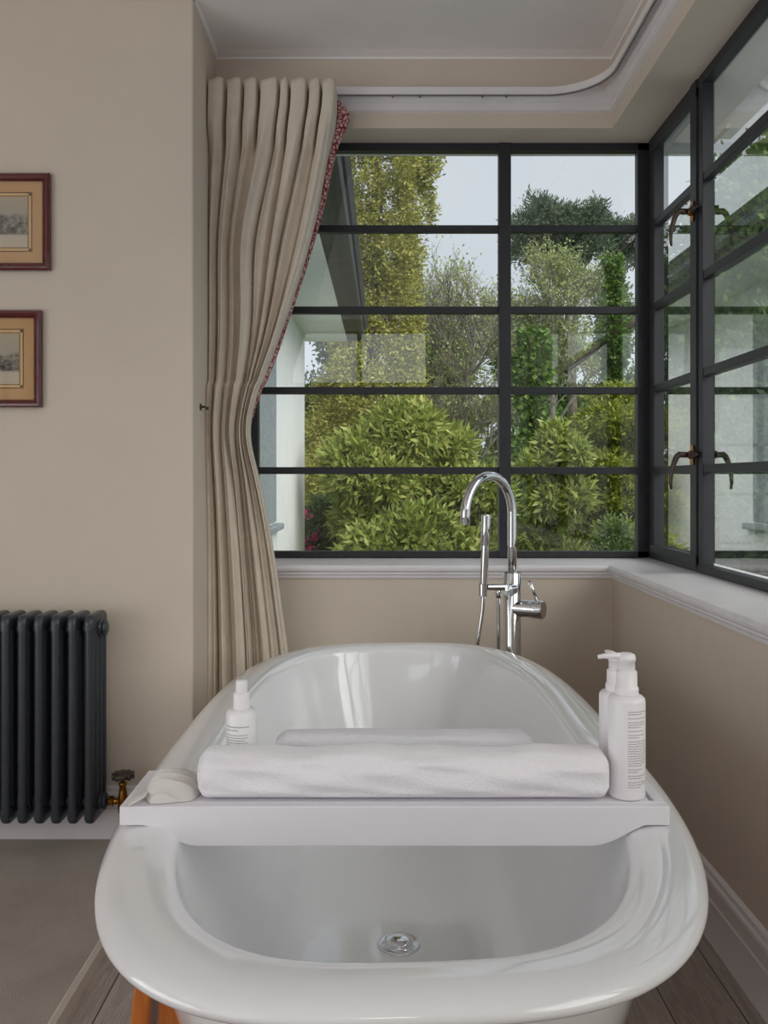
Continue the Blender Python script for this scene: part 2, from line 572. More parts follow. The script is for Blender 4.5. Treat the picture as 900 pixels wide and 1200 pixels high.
# ------------------------------------------------------------------ windows
ZF0, ZF1 = 0.806, 2.287
bars_z = [wz(269, DW), wz(364, DW), wz(458, DW), wz(551.5, DW)]
w1 = bpy.data.objects.new('window_1', None); COL.objects.link(w1); w1.location = (0.2, DW, ZF0); struct(w1)
mb = MB()
XA, XB = -0.478, 0.945
def fr(a, b): mb.box(a, b)
fr((XA, DW - 0.016, ZF0), (XB, DW + 0.02, ZF0 + 0.022)); fr((XA, DW - 0.016, ZF1 - 0.034), (XB, DW + 0.02, ZF1 + 0.01))
fr((XA, DW - 0.016, ZF0), (XA + 0.03, DW + 0.02, ZF1)); fr((0.902, DW - 0.016, ZF0), (XB, DW + 0.02, ZF1))
mb.box((wx(584, DW), DW - 0.02, ZF0), (wx(598, DW), DW + 0.02, ZF1))
mb.build('window_frame', M['frame'], w1, bevel=0.002)
mb = MB()
for z in bars_z:
    mb.box((XA + 0.03, DW - 0.012, z - 0.0125), (wx(584, DW), DW + 0.012, z + 0.0125))
    mb.box((wx(598, DW), DW - 0.012, z - 0.0125), (0.902, DW + 0.012, z + 0.0125))
mb.build('glazing_bar', M['frame'], w1, bevel=0.0015)
mb = MB()
mb.add([(XA, DW + 0.004, ZF0), (XB, DW + 0.004, ZF0), (XB, DW + 0.004, ZF1), (XA, DW + 0.004, ZF1)], [(0, 1, 2, 3)])
mb.build('pane', M['glass'], w1)
# corner post
w2 = bpy.data.objects.new('window_2', None); COL.objects.link(w2); w2.location = (XW, 1.2, ZF0); struct(w2)
mb = MB()
mb.box((0.945, DW - 0.03, ZF0), (0.985, DW + 0.02, ZF1 + 0.01))
for a, b in [(YRW, DW - 0.03)]:
    mb.box((XW - 0.016, a, ZF0), (XW + 0.02, b, ZF0 + 0.024)); mb.box((XW - 0.016, a, ZF1 - 0.034), (XW + 0.02, b, ZF1 + 0.01))
# uprights : meeting pair by the first casement, then every 0.9 m
for y0, y1 in [(2.515, 2.548), (2.552, 2.602), (1.5, 1.58), (0.5, 0.58), (YRW, YRW + 0.05), (2.965, 3.02)]:
    mb.box((XW - 0.02 if y0 > 2.55 and y0 < 2.6 else XW - 0.015, y0, ZF0 + 0.01), (XW + 0.02, y1, ZF1))
# inner casement frame of the corner sash
mb.box((XW - 0.022, 2.552, ZF0 + 0.02), (XW + 0.0, 2.99, ZF0 + 0.05)); mb.box((XW - 0.022, 2.552, ZF1 - 0.06), (XW, 2.99, ZF1 - 0.03))
mb.build('window_frame', M['frame'], w2, bevel=0.002)
mb = MB()
for z in bars_z:
    for a, b in [(2.602, 2.965), (1.58, 2.515), (0.58, 1.5), (YRW + 0.05, 0.5)]:
        mb.box((XW - 0.012, a, z - 0.0125), (XW + 0.012, b, z + 0.0125))
mb.build('glazing_bar', M['frame'], w2, bevel=0.0015)
mb = MB()
mb.add([(XW + 0.004, YRW, ZF0), (XW + 0.004, DW, ZF0), (XW + 0.004, DW, ZF1), (XW + 0.004, YRW, ZF1)], [(0, 1, 2, 3)])
mb.build('pane', M['glass'], w2)

def window_handle(z):
    y = 2.575
    mb = MB()
    mb.box((XW - 0.026, y - 0.012, z - 0.03), (XW - 0.0225, y + 0.012, z + 0.03))
    mb.lathe([(0.013, 0), (0.013, 0.006), (0.010, 0.009), (0.009, 0.012)], (XW - 0.026, y, z), 20, (-1, 0, 0))
    h = mb.build('handle_plate', M['brass'], w2, bevel=0.001)
    mb = MB()
    p = [(XW - 0.036, y, z), (XW - 0.05, y, z), (XW - 0.062, y, z + 0.001), (XW - 0.070, y, z - 0.006), (XW - 0.077, y, z - 0.022), (XW - 0.083, y, z - 0.042),
         (XW - 0.087, y, z - 0.064), (XW - 0.088, y, z - 0.086), (XW - 0.086, y, z - 0.104)]
    mb.tube(p, [0.0085, 0.0095, 0.0095, 0.009, 0.008, 0.007, 0.0062, 0.005, 0.0035], 10)
    mb.lathe([(0.004, 0), (0.011, 0.002), (0.012, 0.01), (0.009, 0.02), (0.003, 0.03), (0.003, 0.04)], (XW - 0.03, y - 0.014, z), 12, (0.1, -1, 0))
    g = mb.build('window_handle', M['bronze'], w2)
    g['label'] = 'dark bronze curved latch handle'
for z in (wz(248, 2.575), wz(533, 2.575)):
    window_handle(z)

# ------------------------------------------------------------------ curtain track
tr = thing('curtain_track', 'white curtain rail curving from the back wall round to the window wall', 'curtain rail', (0.2, D2 - 0.05, 2.372))
def track_path(z):
    off = 0.048; R = 0.19
    pts = [(XL + 0.02, D2 - off, z), (-0.2, D2 - off, z), (0.2, D2 - off, z)]
    cx, cy = XR - off - R, D2 - off - R
    for k in range(0, 19):
        a = PI / 2 - (PI / 2) * k / 18
        pts.append((cx + R * math.cos(a), cy + R * math.sin(a), z))
    pts += [(XR - off, 1.0, z), (XR - off, YB + 0.05, z)]
    return pts
def ribbon(path, w0, w1, z0, z1):
    """rectangular section following a path in plan"""
    mb = MB(); rows = []
    for i, p in enumerate(path):
        a = Vector(path[max(0, i - 1)]); b = Vector(path[min(len(path) - 1, i + 1)])
        t = (b - a); t.z = 0; t.normalize(); nrm = Vector((t.y, -t.x, 0))
        q = Vector(p)
        rows.append([q + nrm * w0 + Vector((0, 0, z0)), q + nrm * w1 + Vector((0, 0, z0)), q + nrm * w1 + Vector((0, 0, z1)), q + nrm * w0 + Vector((0, 0, z1))])
    mb.grid(rows, closed_u=True, smooth=False)
    return mb
tp = track_path(2.377)
ribbon(tp, -0.006, 0.008, -0.006, 0.018).build('rail', M['track'], tr)
ribbon(tp, -0.002, 0.003, -0.0095, -0.006).build('rail_slot', M['trackslot'], tr)
for x in (-0.28, 0.06, 0.4):
    MB().box((x - 0.012, D2 - 0.045, 2.383), (x + 0.012, D2 - 0.034, 2.393)).build('bracket', M['track'], tr)
for y in (2.2, 1.4, 0.5):
    MB().box((XR - 0.045, y - 0.012, 2.383), (XR - 0.034, y + 0.012, 2.393)).build('bracket', M['track'], tr)
for x in (0.03, 0.12, 0.33, 0.41):
    MB().box((x - 0.004, D2 - 0.052, 2.3625), (x + 0.004, D2 - 0.046, 2.3685)).build('glider', M['trackslot'], tr)

# ------------------------------------------------------------------ curtain
def interp(tab, y):
    ys = [t[0] for t in tab]; xs = [t[1] for t in tab]
    return float(np.interp(y, ys, xs))
cur = thing('curtain', 'cream pleated full-length curtain drawn back at the left of the window', 'curtain', (-0.45, 2.77, 0.02))
DC = 2.775
edgeR = [(97, 394), (130, 394), (170, 386), (230, 375), (270, 366), (300, 358), (360, 339), (400, 325), (440, 309), (470, 299), (500, 293), (520, 294), (560, 304), (600, 312), (650, 321), (700, 328), (757, 336), (850, 344), (950, 350)]
edgeL = [(97, 243), (200, 241), (480, 240), (850, 238), (950, 238)]
NU, NV = 420, 160
y0, y1 = 97.0, 563 + (H - 0.02) / DC * 1000
# fold boundaries across the width at the heading, at the tie and at the hem
fb_y = [97, 165, 290, 480, 620, 900]
fb = np.array([[0, .152, .285, .404, .57, .64, .79, .89, 1], [0, .15, .28, .40, .55, .63, .77, .87, 1], [0, .10, .20, .29, .43, .60, .70, .85, 1],
               [0, .20, .38, .57, .73, .79, .85, .91, 1], [0, .18, .33, .51, .58, .68, .78, .89, 1], [0, .17, .32, .48, .56, .67, .78, .90, 1]])
_yy = np.arange(0, 1100)
_raw = np.stack([np.interp(_yy, fb_y, fb[:, k]) for k in range(fb.shape[1])], axis=1)
_ker = np.exp(-np.linspace(-2.2, 2.2, 121) ** 2 / 2); _ker /= _ker.sum()
FBS = np.stack([np.convolve(np.pad(_raw[:, k], 60, mode='edge'), _ker, mode='valid') for k in range(_raw.shape[1])], axis=1)[97:]
def fold_phase(u, y):
    b = FBS[int(min(len(FBS) - 1, max(0, round(y - 97))))]
    return float(np.interp(u, b, np.arange(len(b))))
famp = [0.75, 1.0, 0.7, 1.15, 0.6, 1.1, 0.8, 0.95, 1.0]
flow = [0.8, 0.9, 1.1, 0.45, 0.35, 0.7, 0.35, 0.6, 0.6]
P = []
for j in range(NV + 1):
    v = j / NV
    y = y0 + (y1 - y0) * v
    xl = interp(edgeL, y)
    xr = sum(interp(edgeR, y + dy_) * w_ for dy_, w_ in ((-18, .15), (-9, .2), (0, .3), (9, .2), (18, .15)))
    row = []
    pinch = max(0.0, 1 - abs(y - 150) / 40.0) if y > 110 else 1 - (150 - y) / 40 if y > 110 else 0
    low = min(1.0, max(0.0, (y - 500) / 120))
    for i in range(NU + 1):
        u = i / NU
        ph = fold_phase(u, y)
        f = ph - math.floor(ph)
        # header: flat fronts with narrow deep recess; body: rounded asymmetric folds
        rec = math.exp(-((min(f, 1 - f)) / 0.07) ** 2)
        head = -0.032 + 0.10 * rec + 0.003 * math.cos(2 * PI * f)
        k = min(int(math.floor(ph)), 8)
        sk = 0.5 + 0.16 * math.sin(k * 2.7 + 1 + 1.2 * v)
        g = f / (2 * sk) if f < sk else 0.5 + (f - sk) / (2 * (1 - sk))
        body = -0.056 * (famp[k] * (1 - low) + flow[k] * low) * (max(0.0, math.sin(PI * g)) ** 0.6) + 0.032 + 0.007 * math.sin(4 * PI * g + k * 1.7 + v * 2.2) + 0.006 * math.sin(9 * u + 3 * v)
        wide = -0.055 * abs(math.sin(PI * (u * 3.1 + 0.12))) ** 0.8 + 0.03 + 0.010 * math.sin(u * 31 + 0.5)
        t = min(1.0, max(0.0, (y - 140) / 45)); t = t * t * (3 - 2 * t)
        bl = head * (1 - t) + body * t
        bl = bl * (1 - low) + ((0.30 * wide if u > 0.5 else 0.0) + 0.80 * body) * low
        bl -= 0.010 * math.exp(-((y - 152) / 10) ** 2) * math.exp(-((f - 0.5) / 0.3) ** 2)
        # lateral drift of folds (fabric swept to the tie at the left)
        sw = 0.014 * math.sin(2 * PI * f) * (1 - t) * 0.3
        uu = u + 0.010 * math.sin(2 * PI * ph * 1.0 + 1.0) * t * math.sin(PI * u)
        px = xl + (xr - xl) * uu
        d = DC + bl
        if y > 450: d -= 0.03 * math.exp(-((y - 500) / 90) ** 2)
        zt = wz(y, DC)
        if j < 3: zt -= 0.004 * math.sin(ph * 2 * PI)
        row.append((wx(px, DC), d, zt))
    P.append(row)
mb = MB(); mb.grid(P)
fab = mb.build('fabric', M['curtain'], cur, fixn=True)
md = fab.modifiers.new('thickness', 'SOLIDIFY'); md.thickness = 0.0016
# patterned return along the leading edge
tw = [(108, 4), (116, 14), (126, 16), (140, 12), (160, 8), (200, 6.5), (250, 5), (300, 3), (380, 2.4), (420, 4), (450, 3), (480, 1.2), (600, .6), (950, .6)]
rows = []
for j in range(NV + 1):
    x, d, z = P[j][-1]
    y = y0 + (y1 - y0) * j / NV
    if y < 106 or y > 492: continue
    w = interp(tw, y) / 1000 * DC
    rows.append([(x - 0.001, d - 0.002, z), (x + w * 0.35, d - 0.003 - 0.004 * math.sin(y * 0.07), z + 0.002), (x + w * 0.7, d + 0.003 * math.sin(y * 0.09), z + 0.001), (x + w, d + 0.012, z)])
mb = MB(); mb.grid(rows)
tri = mb.build('patterned_edge', M['redtrim'], cur)
tri['label'] = 'red and cream patterned lining along the leading edge'
md = tri.modifiers.new('thickness', 'SOLIDIFY'); md.thickness = 0.0016
# hold-back hook on the recess wall
hk = thing('curtain_hook', 'small dark hold-back hook on the wall beside the curtain', 'hook', (XL, 2.70, wz(478, 2.7)))
zz = wz(478, 2.7)
MB().lathe([(0.011, 0), (0.011, 0.003), (0.006, 0.005)], (XL, 2.66, zz), 16, (1, 0, 0)).build('base_plate', M['bronze'], hk)
MB().tube([(XL + 0.003, 2.66, zz), (XL + 0.014, 2.66, zz), (XL + 0.017, 2.67, zz - 0.004), (XL + 0.017, 2.685, zz - 0.006), (XL + 0.017, 2.692, zz + 0.002)], 0.0035, 8).build('hook_arm', M['bronze'], hk)

# ------------------------------------------------------------------ pictures
def picture(x1, zt, zb, seed, label):
    w = 0.372; x0 = x1 - w
    y = D1 - 0.022
    t = thing('framed_print', label, 'picture', ((x0 + x1) / 2, D1 - 0.002, zb), 'framed engravings on the left wall')
    m = 0.0225
    prof = [(0.0, 0.0), (0.0, 0.016), (0.004, 0.021), (0.010, 0.022), (0.017, 0.018), (0.0225, 0.012), (0.0225, 0.0)]
    mb = MB(); rows = []
    for p in prof:
        i, h = p
        rows.append([(x0 + i, D1 - 0.001 - h, zb + i), (x1 - i, D1 - 0.001 - h, zb + i), (x1 - i, D1 - 0.001 - h, zt - i), (x0 + i, D1 - 0.001 - h, zt - i)])
    mb.grid(rows, closed_u=True, smooth=False)
    mb.build('frame', M['redframe'], t)
    def plane(a, name, mat, dy):
        mb = MB()
        xa, xb, za, zbb = a
        mb.box((xa, D1 - 0.001 - dy, za), (xb, D1 - 0.001 - dy - 0.0004, zbb))
        return mb.build(name, mat, t)
    ix0, ix1, iz0, iz1 = x0 + m, x1 - m, zb + m, zt - m
    plane((ix0, ix1, iz0, iz1), 'mount', M['mat'], 0.006)
    def rule(ins, insb, w_, name, mat, dy):
        mb = MB()
        a0, a1, b0, b1 = ix0 + ins, ix1 - ins, iz0 + insb, iz1 - ins
        yy0, yy1 = D1 - 0.001 - dy, D1 - 0.001 - dy - 0.0003
        mb.box((a0, yy0, b0), (a1, yy1, b0 + w_)).box((a0, yy0, b1 - w_), (a1, yy1, b1))
        mb.box((a0, yy0, b0), (a0 + w_, yy1, b1)).box((a1 - w_, yy0, b0), (a1, yy1, b1))
        return mb.build(name, mat, t)
    rule(0.032, 0.034, 0.0025, 'ruled_border', M['line'], 0.0066)
    rule(0.036, 0.038, 0.006, 'ruled_border', M['cream'], 0.0066)
    rule(0.043, 0.045, 0.0015, 'ruled_border', M['line'], 0.0066)
    plane((ix0 + 0.046, ix1 - 0.046, iz0 + 0.048, iz1 - 0.046), 'print', m_print(seed), 0.0066)
    mb = MB()
    mb.add([(ix0, D1 - 0.011, iz0), (ix1, D1 - 0.011, iz0), (ix1, D1 - 0.011, iz1), (ix0, D1 - 0.011, iz1)], [(0, 1, 2, 3)])
    mb.build('glass', M['picglass'], t)
picture(wx(57, 2.54), wz(202, 2.54), wz(316, 2.54), 1.3, 'dark red framed engraving, the upper of the two prints on the wall')
picture(wx(47, 2.54), wz(363, 2.54), wz(477, 2.54), 4.1, 'dark red framed engraving, the lower print nearer the radiator')

# ------------------------------------------------------------------ radiator
rad = thing('column_radiator', 'dark grey column radiator on the left wall', 'radiator', (-1.0, 2.46, 0.02))
xf = wx(104, 2.40)
pitch = 0.0472
ncol = 11
zr0, zr1 = 0.112, 0.700
ys = [2.405, 2.441, 2.477, 2.513]
def section(x):
    mb = MB()
    r = 0.0125
    for y in ys:
        mb.tube([(x, y, zr0 + 0.012), (x, y, zr1 - 0.02)], r, 12)
    # rounded header castings, top and bottom
    for zc, s in ((zr1 - 0.024, 1), (zr0 + 0.022, -1)):
        pts = []
        ya, yb = ys[0] - r, ys[-1] + r
        n = 10
        pts2 = [(ya, zc - s * 0.020)]
        pts2 += [(ya + 0.022 * (1 - math.cos(a)), zc + s * (-0.002 + 0.026 * math.sin(a))) for a in [PI / 2 * k / n for k in range(n + 1)]]
        pts2 += [(yb - 0.022 * (1 - math.cos(a)), zc + s * (-0.002 + 0.026 * math.sin(a))) for a in [PI / 2 * k / n for k in range(n, -1, -1)]]
        pts2 += [(yb, zc - s * 0.020)]
        rows = []
        for w_, ins in ((-0.0125, 0.006), (-0.010, 0.002), (-0.005, 0.0), (0.005, 0.0), (0.010, 0.002), (0.0125, 0.006)):
            cy = (ya + yb) / 2
            rows.append([(x + w_, cy + (p[0] - cy) * (1 - ins / 0.07), zc + (p[1] - zc) * (1 - ins / 0.03)) for p in pts2])
        o = len(mb.v)
        mb.grid(rows, closed_u=True)
        m_ = len(pts2)
        mb.f.append(tuple(o + i for i in range(m_))); mb.sm.append(False)
        mb.f.append(tuple(o + 5 * m_ + i for i in range(m_))); mb.sm.append(False)
    return mb
for k in range(ncol):
    section(xf - k * pitch).build('radiator_section', M['rad'], rad, autosmooth=50)
xe = xf - (ncol - 1) * pitch
mb = MB()
for z in (zr1 - 0.045, zr0 + 0.044):
    for k in range(ncol - 1):
        xm = xf - k * pitch
        mb = MB(); mb.lathe([(0.012, 0), (0.021, 0.001), (0.021, 0.010), (0.012, 0.011), (0.012, 0.0222)], (xm - 0.0125 - 0.0222 + 0.0005, 2.459, z), 16, (1, 0, 0)); mb.build('hub', M['rad'], rad)
mb = MB()
for z in (zr1 - 0.045, zr0 + 0.044):
    mb = MB(); mb.lathe([(0.021, 0), (0.023, 0.003), (0.023, 0.008), (0.019, 0.009), (0.019, 0.013), (0.023, 0.014), (0.023, 0.020), (0.014, 0.024), (0.010, 0.0245)], (xf + 0.010, 2.459, z), 24, (1, 0, 0)); mb.build('end_bush', M['rad'], rad)
mb = MB()
for k in (1, ncol - 2):
    x = xf - (k + 0.5) * pitch
    MB().box((x - 0.008, 2.45, zr0 + 0.06), (x + 0.008, D1 - 0.001, zr0 + 0.08)).build('wall_bracket', M['rad'], rad)
    MB().box((x - 0.008, 2.45, zr1 - 0.09), (x + 0.008, D1 - 0.001, zr1 - 0.07)).build('wall_bracket', M['rad'], rad)
vz = zr0 + 0.044
xv = wx(143, 2.45)
mb = MB()
mb.tube([(xf + 0.034, 2.459, vz), (xv, 2.459, vz)], 0.009, 14)
mb.lathe([(0.013, 0), (0.0155, 0.001), (0.0155, 0.013), (0.013, 0.014)], (xf + 0.038, 2.459, vz), 6, (1, 0, 0), smooth=False)
mb.lathe([(0.009, -0.14), (0.009, -0.030), (0.014, -0.03), (0.014, -0.012), (0.0125, -0.010), (0.0145, 0.0), (0.0135, 0.012), (0.011, 0.03), (0.009, 0.045), (0.0115, 0.046), (0.0115, 0.054), (0.006, 0.056), (0.006, 0.072)], (xv, 2.459, vz), 20)
val = mb.build('radiator_valve', M['brass'], rad)
val['label'] = 'brass valve body'
mb = MB()
mb.lathe([(0.008, 0.062), (0.012, 0.064), (0.029, 0.068), (0.031, 0.073), (0.030, 0.079), (0.022, 0.083), (0.012, 0.084), (0.004, 0.086)], (xv, 2.459, vz), 10)
for k in range(10):
    a = 2 * PI * k / 10
    mb.tube([(xv + 0.028 * math.cos(a), 2.459 + 0.028 * math.sin(a), vz + 0.066), (xv + 0.028 * math.cos(a), 2.459 + 0.028 * math.sin(a), vz + 0.081)], 0.005, 8)
hw = mb.build('hand_wheel', M['bronze'], val)
hw['label'] = 'dark round hand wheel'

# ------------------------------------------------------------------ bath
TC = Vector((TUBP[5], TUBP[6], 0.0)); TROT = TUBP[7]; TSH = TUBP[11]
bath = thing('bathtub', 'white roll-top freestanding bath below the corner window', 'bathtub', (TC.x, TC.y, 0.1))
NS = 144
TW, TLN, TLF, TNN, TNF, TA, TB_, TZ = TUBP[0], TUBP[1], TUBP[2], TUBP[3], TUBP[4], TUBP[8], TUBP[9], TUBP[10]
def ring(off, z, soft=0.0):
    """plan outline of the bath, drawn in by `off` from the outer edge; soft blends towards an ellipse"""
    pts = []
    for k in range(NS):
        a = 2 * PI * k / NS
        c, s = math.cos(a), math.sin(a)
        n = (TNN if s < 0 else TNF) * (1 - soft) + 2.2 * soft
        W = max(0.03, TW - off); L = max(0.03, (TLN if s < 0 else TLF) - off * (1 + 0.9 * soft))
        # even spacing along the superellipse
        ca = math.copysign(abs(c) ** (2 / n), c); sa = math.copysign(abs(s) ** (2 / n), s)
        x, y = W * ca, L * sa
        pts.append((TC.x + x * math.cos(TROT) - y * math.sin(TROT) + TSH * y, TC.y + x * math.sin(TROT) + y * math.cos(TROT), z))
    return pts
prof = []
for off, z, sf in [(0.385, 0.178, 1.0), (0.34, 0.180, 0.9), (0.29, 0.186, 0.7), (0.25, 0.196, 0.5), (0.215, 0.214, 0.35), (0.190, 0.245, 0.25), (0.168, 0.30, 0.18), (0.144, 0.38, 0.12), (0.122, 0.46, 0.06), (0.104, 0.53, 0.0), (0.096, TZ - 0.036, 0)]:
    prof.append((off, z, sf))
for k in range(15):
    t = PI * (1 - k / 14 * 1.42)
    prof.append((TA - TA * math.cos(t), TZ - TB_ + TB_ * math.sin(t), 0))
prof += [(0.050, TZ - 2 * TB_ + 0.001, 0), (0.054, TZ - 2 * TB_ + 0.004, 0), (0.060, TZ - 2 * TB_ + 0.002, 0), (0.064, TZ - 2 * TB_ - 0.014, 0), (0.070, 0.50, 0), (0.086, 0.43, 0.05), (0.112, 0.35, 0.12), (0.146, 0.265, 0.2), (0.19, 0.185, 0.33), (0.25, 0.145, 0.5), (0.32, 0.13, 0.8), (0.385, 0.128, 1.0)]
mb = MB()
rings = [ring(*p) for p in prof]
# close the floor of the bath round the waste, inside and below
def circ(r, z): return [(TC.x + r * math.cos(2 * PI * k / NS), TC.y + r * math.sin(2 * PI * k / NS), z) for k in range(NS)]
rings = [circ(0.040, 0.176)] + rings + [circ(0.040, 0.127)]
mb.grid(rings, closed_u=True)
shell = mb.build('tub_shell', M['enamel'], bath)
sd = shell.modifiers.new('sub', 'SUBSURF'); sd.levels = 1; sd.render_levels = 1
mb = MB()
mb.lathe([(0.0415, 0.140), (0.0415, 0.1765), (0.040, 0.1795), (0.033, 0.180), (0.031, 0.1775), (0.028, 0.1775), (0.027, 0.184), (0.024, 0.1885), (0.012, 0.1905), (0.002, 0.191)], (TC.x, TC.y, 0), 40)
dr = mb.build('drain_plug', M['chrome'], bath)
dr['label'] = 'chrome domed plug'
# timber feet under the bath
def foot(x, y, sgn):
    """curved outer strip with a second, inner leg board behind it; sgn -1 = left side"""
    outl = [(0.0, 0.515), (0.006, 0.47), (0.009, 0.42), (0.008, 0.33), (0.0, 0.22), (-0.012, 0.12), (-0.018, 0.05), (-0.012, 0.0)]
    top = [(o, z) for o, z in outl]
    inn = [(o - 0.020, z) for o, z in outl[::-1]]
    mb = MB(); mb.prism([(x + sgn * o, z) for o, z in top + inn], 'y', y, y + 0.055)
    f = mb.build('foot', M['cradle'], bath, bevel=0.003)
    f['label'] = 'orange stained wooden foot'
    inn2 = [(-0.022, 0.47), (-0.020, 0.30), (-0.032, 0.12), (-0.035, 0.0), (-0.065, 0.0), (-0.10, 0.12), (-0.115, 0.17), (-0.075, 0.32), (-0.05, 0.47)]
    mb = MB(); mb.prism([(x + sgn * o, z) for o, z in inn2], 'y', y + 0.012, y + 0.05)
    mb.build('leg_board', M['cradle'], f, bevel=0.002)
foot(-0.286, 0.985, -1)
foot(0.40, 1.62, 1)
foot(-0.335, 2.12, -1)
foot(0.43, 2.12, 1)

# ------------------------------------------------------------------ tray across the bath
ZT = TUBP[10] + 0.0012
tray = thing('bath_tray', 'white wooden board laid across the bath', 'tray', (0.015, 1.26, ZT))
tx0, tx1, ty0, ty1, tt = -0.3685, 0.3985, 1.2045, 1.325, 0.0262
def tray_top():
    # plank with a slot near the right end (built as strips around the slot)
    sx0, sx1, sy0, sy1 = 0.377, 0.384, 1.212, 1.275
    mb = MB()
    xs = [tx0, sx0, sx1, tx1]; ysl = [ty0, sy0, sy1, ty1]
    vs = []; idx = {}
    for kz, z in enumerate((ZT, ZT + tt)):
        for j, y in enumerate(ysl):
            for i, x in enumerate(xs):
                idx[(i, j, kz)] = len(vs); vs.append((x, y, z))
    fs = []
    for j in range(3):
        for i in range(3):
            if i == 1 and j == 1: continue
            fs.append((idx[(i, j, 1)], idx[(i + 1, j, 1)], idx[(i + 1, j + 1, 1)], idx[(i, j + 1, 1)]))
            fs.append((idx[(i, j, 0)], idx[(i, j + 1, 0)], idx[(i + 1, j + 1, 0)], idx[(i + 1, j, 0)]))
    for i in range(3):
        fs.append((idx[(i, 0, 0)], idx[(i + 1, 0, 0)], idx[(i + 1, 0, 1)], idx[(i, 0, 1)]))
        fs.append((idx[(i, 3, 0)], idx[(i, 3, 1)], idx[(i + 1, 3, 1)], idx[(i + 1, 3, 0)]))
        fs.append((idx[(0, i, 0)], idx[(0, i, 1)], idx[(0, i + 1, 1)], idx[(0, i + 1, 0)]))
        fs.append((idx[(3, i, 0)], idx[(3, i + 1, 0)], idx[(3, i + 1, 1)], idx[(3, i, 1)]))
    fs.append((idx[(1, 1, 0)], idx[(1, 1, 1)], idx[(2, 1, 1)], idx[(2, 1, 0)]))
    fs.append((idx[(1, 2, 0)], idx[(2, 2, 0)], idx[(2, 2, 1)], idx[(1, 2, 1)]))
    fs.append((idx[(1, 1, 0)], idx[(1, 2, 0)], idx[(1, 2, 1)], idx[(1, 1, 1)]))
    fs.append((idx[(2, 1, 0)], idx[(2, 1, 1)], idx[(2, 2, 1)], idx[(2, 2, 0)]))
    mb.add(vs, fs)
    return mb
tray_top().build('board', M['board'], tray, bevel=0.0015)
# edge strips front and back: thin at the ends, deeper between the bath's rims
def fascia(ya, yb):
    x0, x1 = tx0, tx1
    low = ZT - 0.029
    right = [(x1, ZT + tt), (x1, ZT)]
    xa, xb = x1 - 0.034, x1 - 0.112
    for k in range(15):
        u = k / 14
        right.append((xa + (xb - xa) * u, ZT - (ZT - low) * (math.sin(u * PI / 2) ** 1.25)))
    cx = (x0 + x1) / 2
    left = [(2 * cx - x, z) for x, z in right[::-1]]
    mb = MB(); mb.prism(right + left, 'y', ya, yb)
    return mb
fascia(ty0 - 0.0165, ty0 - 0.0005).build('fascia', M['board'], tray, bevel=0.0015)
fascia(ty1 + 0.0005, ty1 + 0.0125).build('fascia', M['board'], tray, bevel=0.0015)
ZTT = ZT + tt

# rolled towel
def roll(name, x0, x1, yc, ry, hz, mat, label, seed, taper=0.012, flat=2.6, spiral=True, wob=0.004):
    rng = random.Random(seed)
    mb = MB(); n = 64; rows = []
    ph = [rng.uniform(0, 6.28) for _ in range(6)]
    NX = 90
    for j in range(NX + 1):
        s = j / NX
        x = x0 + (x1 - x0) * s
        e = min(s, 1 - s) * (x1 - x0)
        k = 1.0
        if e < taper: k = 1 - 0.30 * (1 - e / taper) ** 2
        wv = 1 + wob / hz * (math.sin(x * 21 + ph[0]) + 0.6 * math.sin(x * 47 + ph[1]) + 0.4 * math.sin(x * 83 + ph[2]))
        crease = 0.0022 * min(1, wob / 0.004)
        row = []
        for i in range(n):
            a = 2 * PI * i / n
            c, sn = math.cos(a), math.sin(a)
            yy = ry * math.copysign(abs(c) ** (2 / flat), c)
            zz_ = hz / 2 * math.copysign(abs(sn) ** (2 / flat), sn)
            tw = 1 + 0.018 * math.sin(3 * a + x * 30 + ph[3]) + 0.012 * math.sin(7 * a - x * 18 + ph[4])
            top = max(0, sn)
            yy -= crease * max(0, -c) * (math.sin(a * 5 + x * 26) + 0.7 * math.sin(a * 9 - x * 41 + ph[5])) * (1 if sn > -0.6 else 0)
            zv = hz / 2 + zz_ * k * (1 + (wv - 1) * top) * (1 + (tw - 1) * (1 if sn > -0.3 else 0))
            row.append((x, yc + yy * k * (tw if abs(c) < 0.99 else 1), ZTT + 0.0006 + max(0.0, zv)))
        rows.append(row)
    mb.grid(rows, closed_u=True)
    # end spirals pressed slightly inwards
    for row, sgn in ((rows[0], 1), (rows[-1], -1)):
        o = len(mb.v)
        cx_, cz_ = yc, ZTT + hz / 2
        rr = [row]
        for q, dep in ((0.8, 0.0), (0.72, 0.004), (0.6, 0.0), (0.5, 0.004), (0.38, 0.0), (0.2, 0.003), (0.02, 0.001)):
            rr.append([(p[0] + sgn * dep - sgn * 0.003 * (1 - q), cx_ + (p[1] - cx_) * q, cz_ + (p[2] - cz_) * q) for p in row])
        mb.grid(rr, closed_u=True)
    o = mb.build(name, mat, None)
    return o
tw1 = roll('rolled_towel', -0.264, 0.319, 1.236, 0.041, 0.0665, M['towel'], '', 3)
tag(tw1, 'large white rolled terry towel along the front of the bath board', 'towel')
tw2 = roll('folded_towel', -0.164, 0.226, 1.306, 0.0265, 0.070, M['towel2'], '', 9, taper=0.02, flat=4.5, wob=0.0008)
tag(tw2, 'smaller grey-white folded towel behind the big rolled towel', 'towel')

